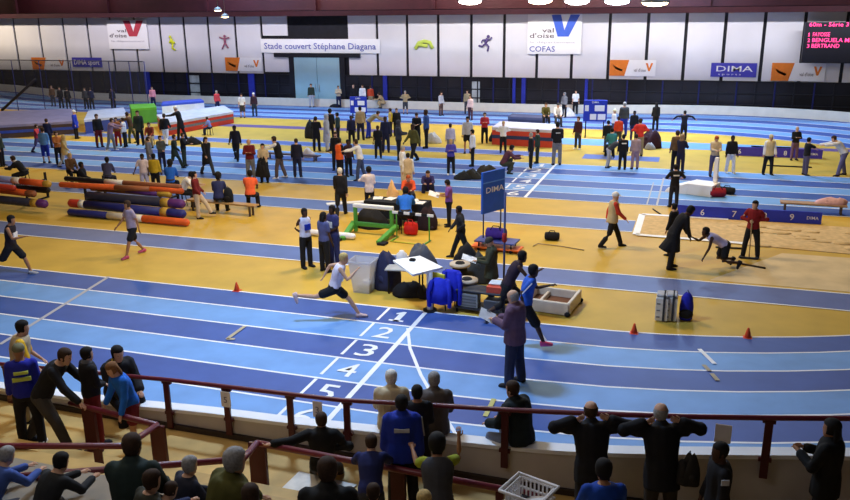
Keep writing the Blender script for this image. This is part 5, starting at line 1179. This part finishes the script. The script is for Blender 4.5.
NP('man in black sweater bending over the barrier with one hand on it', 66, 349, 1.74, 'R', cl(POSES['stand'], lean=30, bow=10, LL=(-24, 8, 4), RL=(30, 8, 10), RA=(30, 8, 10), LA=(34, 10, 10)), y=9.35, hh=1.84, top='black', bot=(66, 62, 60), hair='crop', hc='b', RH=G(84, 408, 1.30), shoe='black')
NP('person in black coat with a grey scarf at the rail behind the bending man', 86, 358, 1.66, 'RA', 'front', y=9.75, hh=1.58, top='black', bot='dred', hair='short', hc='k', collar='grey')
NP('girl in bright blue zip top, red shorts and bare legs by the barrier', 109, 364, 1.5, 'LC', cl(POSES['stand'], lean=14, hp=12, LA=(10, 14, 14), RA=(10, 14, 14), LL=(8, 4, 4), RL=(-4, 4, 4)), y=9.38, hh=1.56, top=(32, 104, 206), bot=(110, 30, 44), leg=.36, hair='long', hc=(124, 84, 50), shoe='tan', sleeve=1)
def ledger(label, u, v, d='A', **k):
    y = 10.30; p = WY(u, v, y); zl = ledge(p.x-XB); hh = (p.z-zl)/.505; hh = max(1.45, min(1.95, hh))
    k.setdefault('vox', .018); k.setdefault('pose', 'sit'); k.setdefault('fit', .032)
    return person(label, V((p.x, y, zl-.42)), DIR[d] if isinstance(d, str) else d, hh, hipz=.42+.088*hh, hfit=(u, v), mode='hip', lim=.12, **k)
ledger('person in black with a yellow hood sitting on the parapet, one shoe on it', 117, 347, 'RC', top='black', bot='black', hair='short', hc='k', collar=(200, 170, 60), shoe='white')
ledger('white-haired man in beige jacket sitting on the white parapet', 391, 374, 'A', top=(200, 184, 152), bot=(170, 150, 124), hair='short', hc='w')
ledger('man in grey jacket sitting on the parapet right of the white-haired man', 434, 376, 'A', top=(88, 80, 78), bot='dgrey', hair='crop', hc='g')
ledger('man in black jacket and jeans sitting on the parapet, near the basket end', 512, 382, 'LA', top=(24, 34, 38), bot=(110, 118, 140), hair='crop', hc='b')
NP('person in black standing close between the two men on the parapet', 417, 386, 1.5, 'A', 'front', y=9.86, hh=1.52, top='black', bot='black', hc='k', skin='m')
NP('man in royal blue track jacket with white sleeve stripes standing with back turned', 401.5, 396, 1.72, 'A', 'stand2', y=9.45, hh=1.66, top=(26, 50, 160), bot='black', stripe='lgrey', backprint='lgrey', hc='k', skin='m', fit=.034, hem=.06)
NP('man in black leather jacket leaning back on the barrier with spread arms', 321, 413, 1.5, 'A', dict(sit=1, lean=4, LL=(62, 12, 52), RL=(58, 12, 50), LF=0, RF=0, RA=(-10, 48, 70), Ri=60, LA=(-20, 50, 20)), y=9.32, hh=1.66, top=(22, 22, 24), bot=(56, 50, 46), hair='crop', hc='b', LH=G(268, 445, 1.31), fit=.024, hipz=.60, mode='hip', lim=.3)
NP('boy in navy hooded top leaning on the barrier with folded arms', 371, 444, 1.2, 'A', cl(POSES['stand'], lean=38, bow=8, LA=(46, 18, 34), RA=(46, 18, 34), inw=30, LL=(-10, 5, 6), RL=(12, 5, 24), hp=-20), y=8.62, hh=1.48, top=(34, 40, 92), bot=(44, 46, 60), hair='short', hc='b')
NP('curly-haired person in yellow-green shirt leaning on the barrier, one hand raised', 437, 450, 1.3, 'A', cl(POSES['stand'], lean=30, bow=6, RA=(70, 24, 90), LA=(56, 20, 50), hp=-10), y=8.50, hh=1.62, top=(150, 160, 40), bot='dgrey', vest='dgrey', hair='afro', hc='k', skin='m', sleeve=.3)
elb = cl(POSES['stand'], lean=14, LA=(60, 96, 122), RA=(60, 96, 122), inw=68, LL=(-6, 5, 2), RL=(-4, 5, 2))
NP('man in black jacket with elbows on the rail, nearer the basket', 591, 402, 1.74, 'A', elb, top='black', bot=(40, 38, 40), hair='balding', hc='b', fit=.034, hem=.10)
m2 = NP('bald man in black jacket with elbows on the rail and a bag at his side', 661, 404, 1.76, 'A', elb, top='black', bot=(60, 54, 50), hair='balding', hc='g', fit=.034, hem=.12)
coat_heap('dark shoulder bag hanging at the side of the bald man at the rail', m2['o'].location+V((.31, -.06, .86)), .28, .38, (44, 40, 38), cat='bag', name='shoulder_bag', seed=51, d=.16)
NP('dark bystander with a pale sleeve badge, head turned along the rail', 721, 443, 1.66, 'L', 'stand', top='black', bot='black', hair='crop', hc='k', skin='d', stripe=None)
NP('dark hooded bystander at the far right of the rail', 833, 420, 1.72, 'LA', cl(POSES['stand'], LA=(22, 12, 84), RA=(22, 12, 84), inw=34), top=(18, 17, 18), bot='black', hair='long', hc='k', skin='m', fit=.024, hem=.1)
b0 = [i for i in ALLP][-2]; bd = MB(); bd.box((0, 0, 0), (.015, .09, .07), cm('lgrey')); o = bd.build('badge', parent=b0['o'])
o.location = (.03, .262, 1.33); o.rotation_euler = (0, 0, math.pi/2)
# ------------------------------------------------------------------ seated on the steps of the stand
def seat(label, u, v, k, d='A', pose='sit', Y=None, **kw):
    Yn = 8.5-.8*(k+1)-.16 if Y is None else Y
    p = WY(u, v, Yn); zf = FZ+.44*k
    hh = max(1.35, min(1.92, (p.z-zf-.44)/.505)) if 'h' not in kw else kw.pop('h')
    kw.setdefault('vox', .018)
    return person(label, V((p.x, Yn, zf)), DIR[d] if isinstance(d, str) else d, hh, pose, hipz=.44+.066*hh, hfit=(u, v), mode='hip', lim=.22, **kw)
seat('bald man in dark green jacket seated on the stand by the barrier post', 131, 434, 2, 'A', top=(34, 48, 46), bot='black', hair='crop', hc='b', skin='m', fit=.024)
seat('grey-haired man in olive green coat seated before the barrier end post', 235, 449, 2, 'RA', top=(78, 76, 30), bot='black', hair='short', hc='g', fit=.03)
seat('grey-haired person in navy and tan seated low beside the olive coat', 190, 457, 1, 'RA', top=(40, 42, 58), bot='tan', hair='short', hc='g', vest=None, h=1.5)
seat('brown-haired head low in front of the olive coat at the bottom edge', 250, 485, 3, 'A', top='brown', bot='black', hc='b', h=1.42)
seat('man in dark leather jacket seated with shaven head, in the middle of the stand', 327, 452, 2, 'A', top=(24, 24, 26), bot='black', hair='crop', hc='b', skin='m', fit=.024)
seat('person with short brown hair seated right in front of the boy in navy', 373, 476, 1, 'A', top=(40, 40, 50), bot='black', hair='crop', hc='b', h=1.42)
seat('fair-haired person seated in front of the curly-haired one', 424, 478, 1, 'A', top=(54, 50, 56), bot='black', hair='short', hc='y', h=1.45)
seat('person in blue T-shirt seated below the first man leaning on the rail', 604, 460, 1, 'A', top=(24, 66, 160), bot='black', hair='short', hc='k', skin='m', Y=7.75, h=1.72, sleeve=.5)
seat('person in dark olive jacket with tousled hair seated just behind the bald man', 152, 470, 3, 'RA', top=(54, 54, 44), bot='black', hair='short', hc='b', h=1.36)
seat('grey-haired person in light blue bending low at the bottom left corner', 8, 447, 2, 60, 'sitfwd', top=(70, 96, 170), bot='dgrey', hair='short', hc='g', h=1.45)
seat('person in dark coat bending forward beside the light blue one, bottom left', 62, 453, 2, 60, 'sitfwd', top=(40, 42, 46), bot='dgrey', hair='short', hc='k', h=1.48)
seat('person in jeans with blue sleeves seated between bald man and olive coat', 172, 482, 2, 'RA', 'sitfwd', top=(60, 70, 110), bot='jeans', hair='crop', hc='b', h=1.3)
# objects held or carried by people further off
p_ = G(267, 182); coat_heap('black coat held in front of the person in beige', p_+V((0, -.30, .28)), .62, .72, (28, 28, 34), seed=61, d=.26)

for lb, g_, z_ in STOOLS:
    t = thing('stool', g_, lb, 'stool', 'low dark stools'); z_ -= .09; a = MB(); a.tube([(0, 0, z_-.05), (0, 0, z_)], .17, 12, cm('dgrey'), round_ends=False); a.build('seat', parent=t)
    for k in range(4): q = k*math.pi/2+.7; a = MB(); a.tube([(.11*math.cos(q), .11*math.sin(q), z_-.05), (.16*math.cos(q), .16*math.sin(q), 0)], .015, 6, bk); a.build('leg', parent=t)
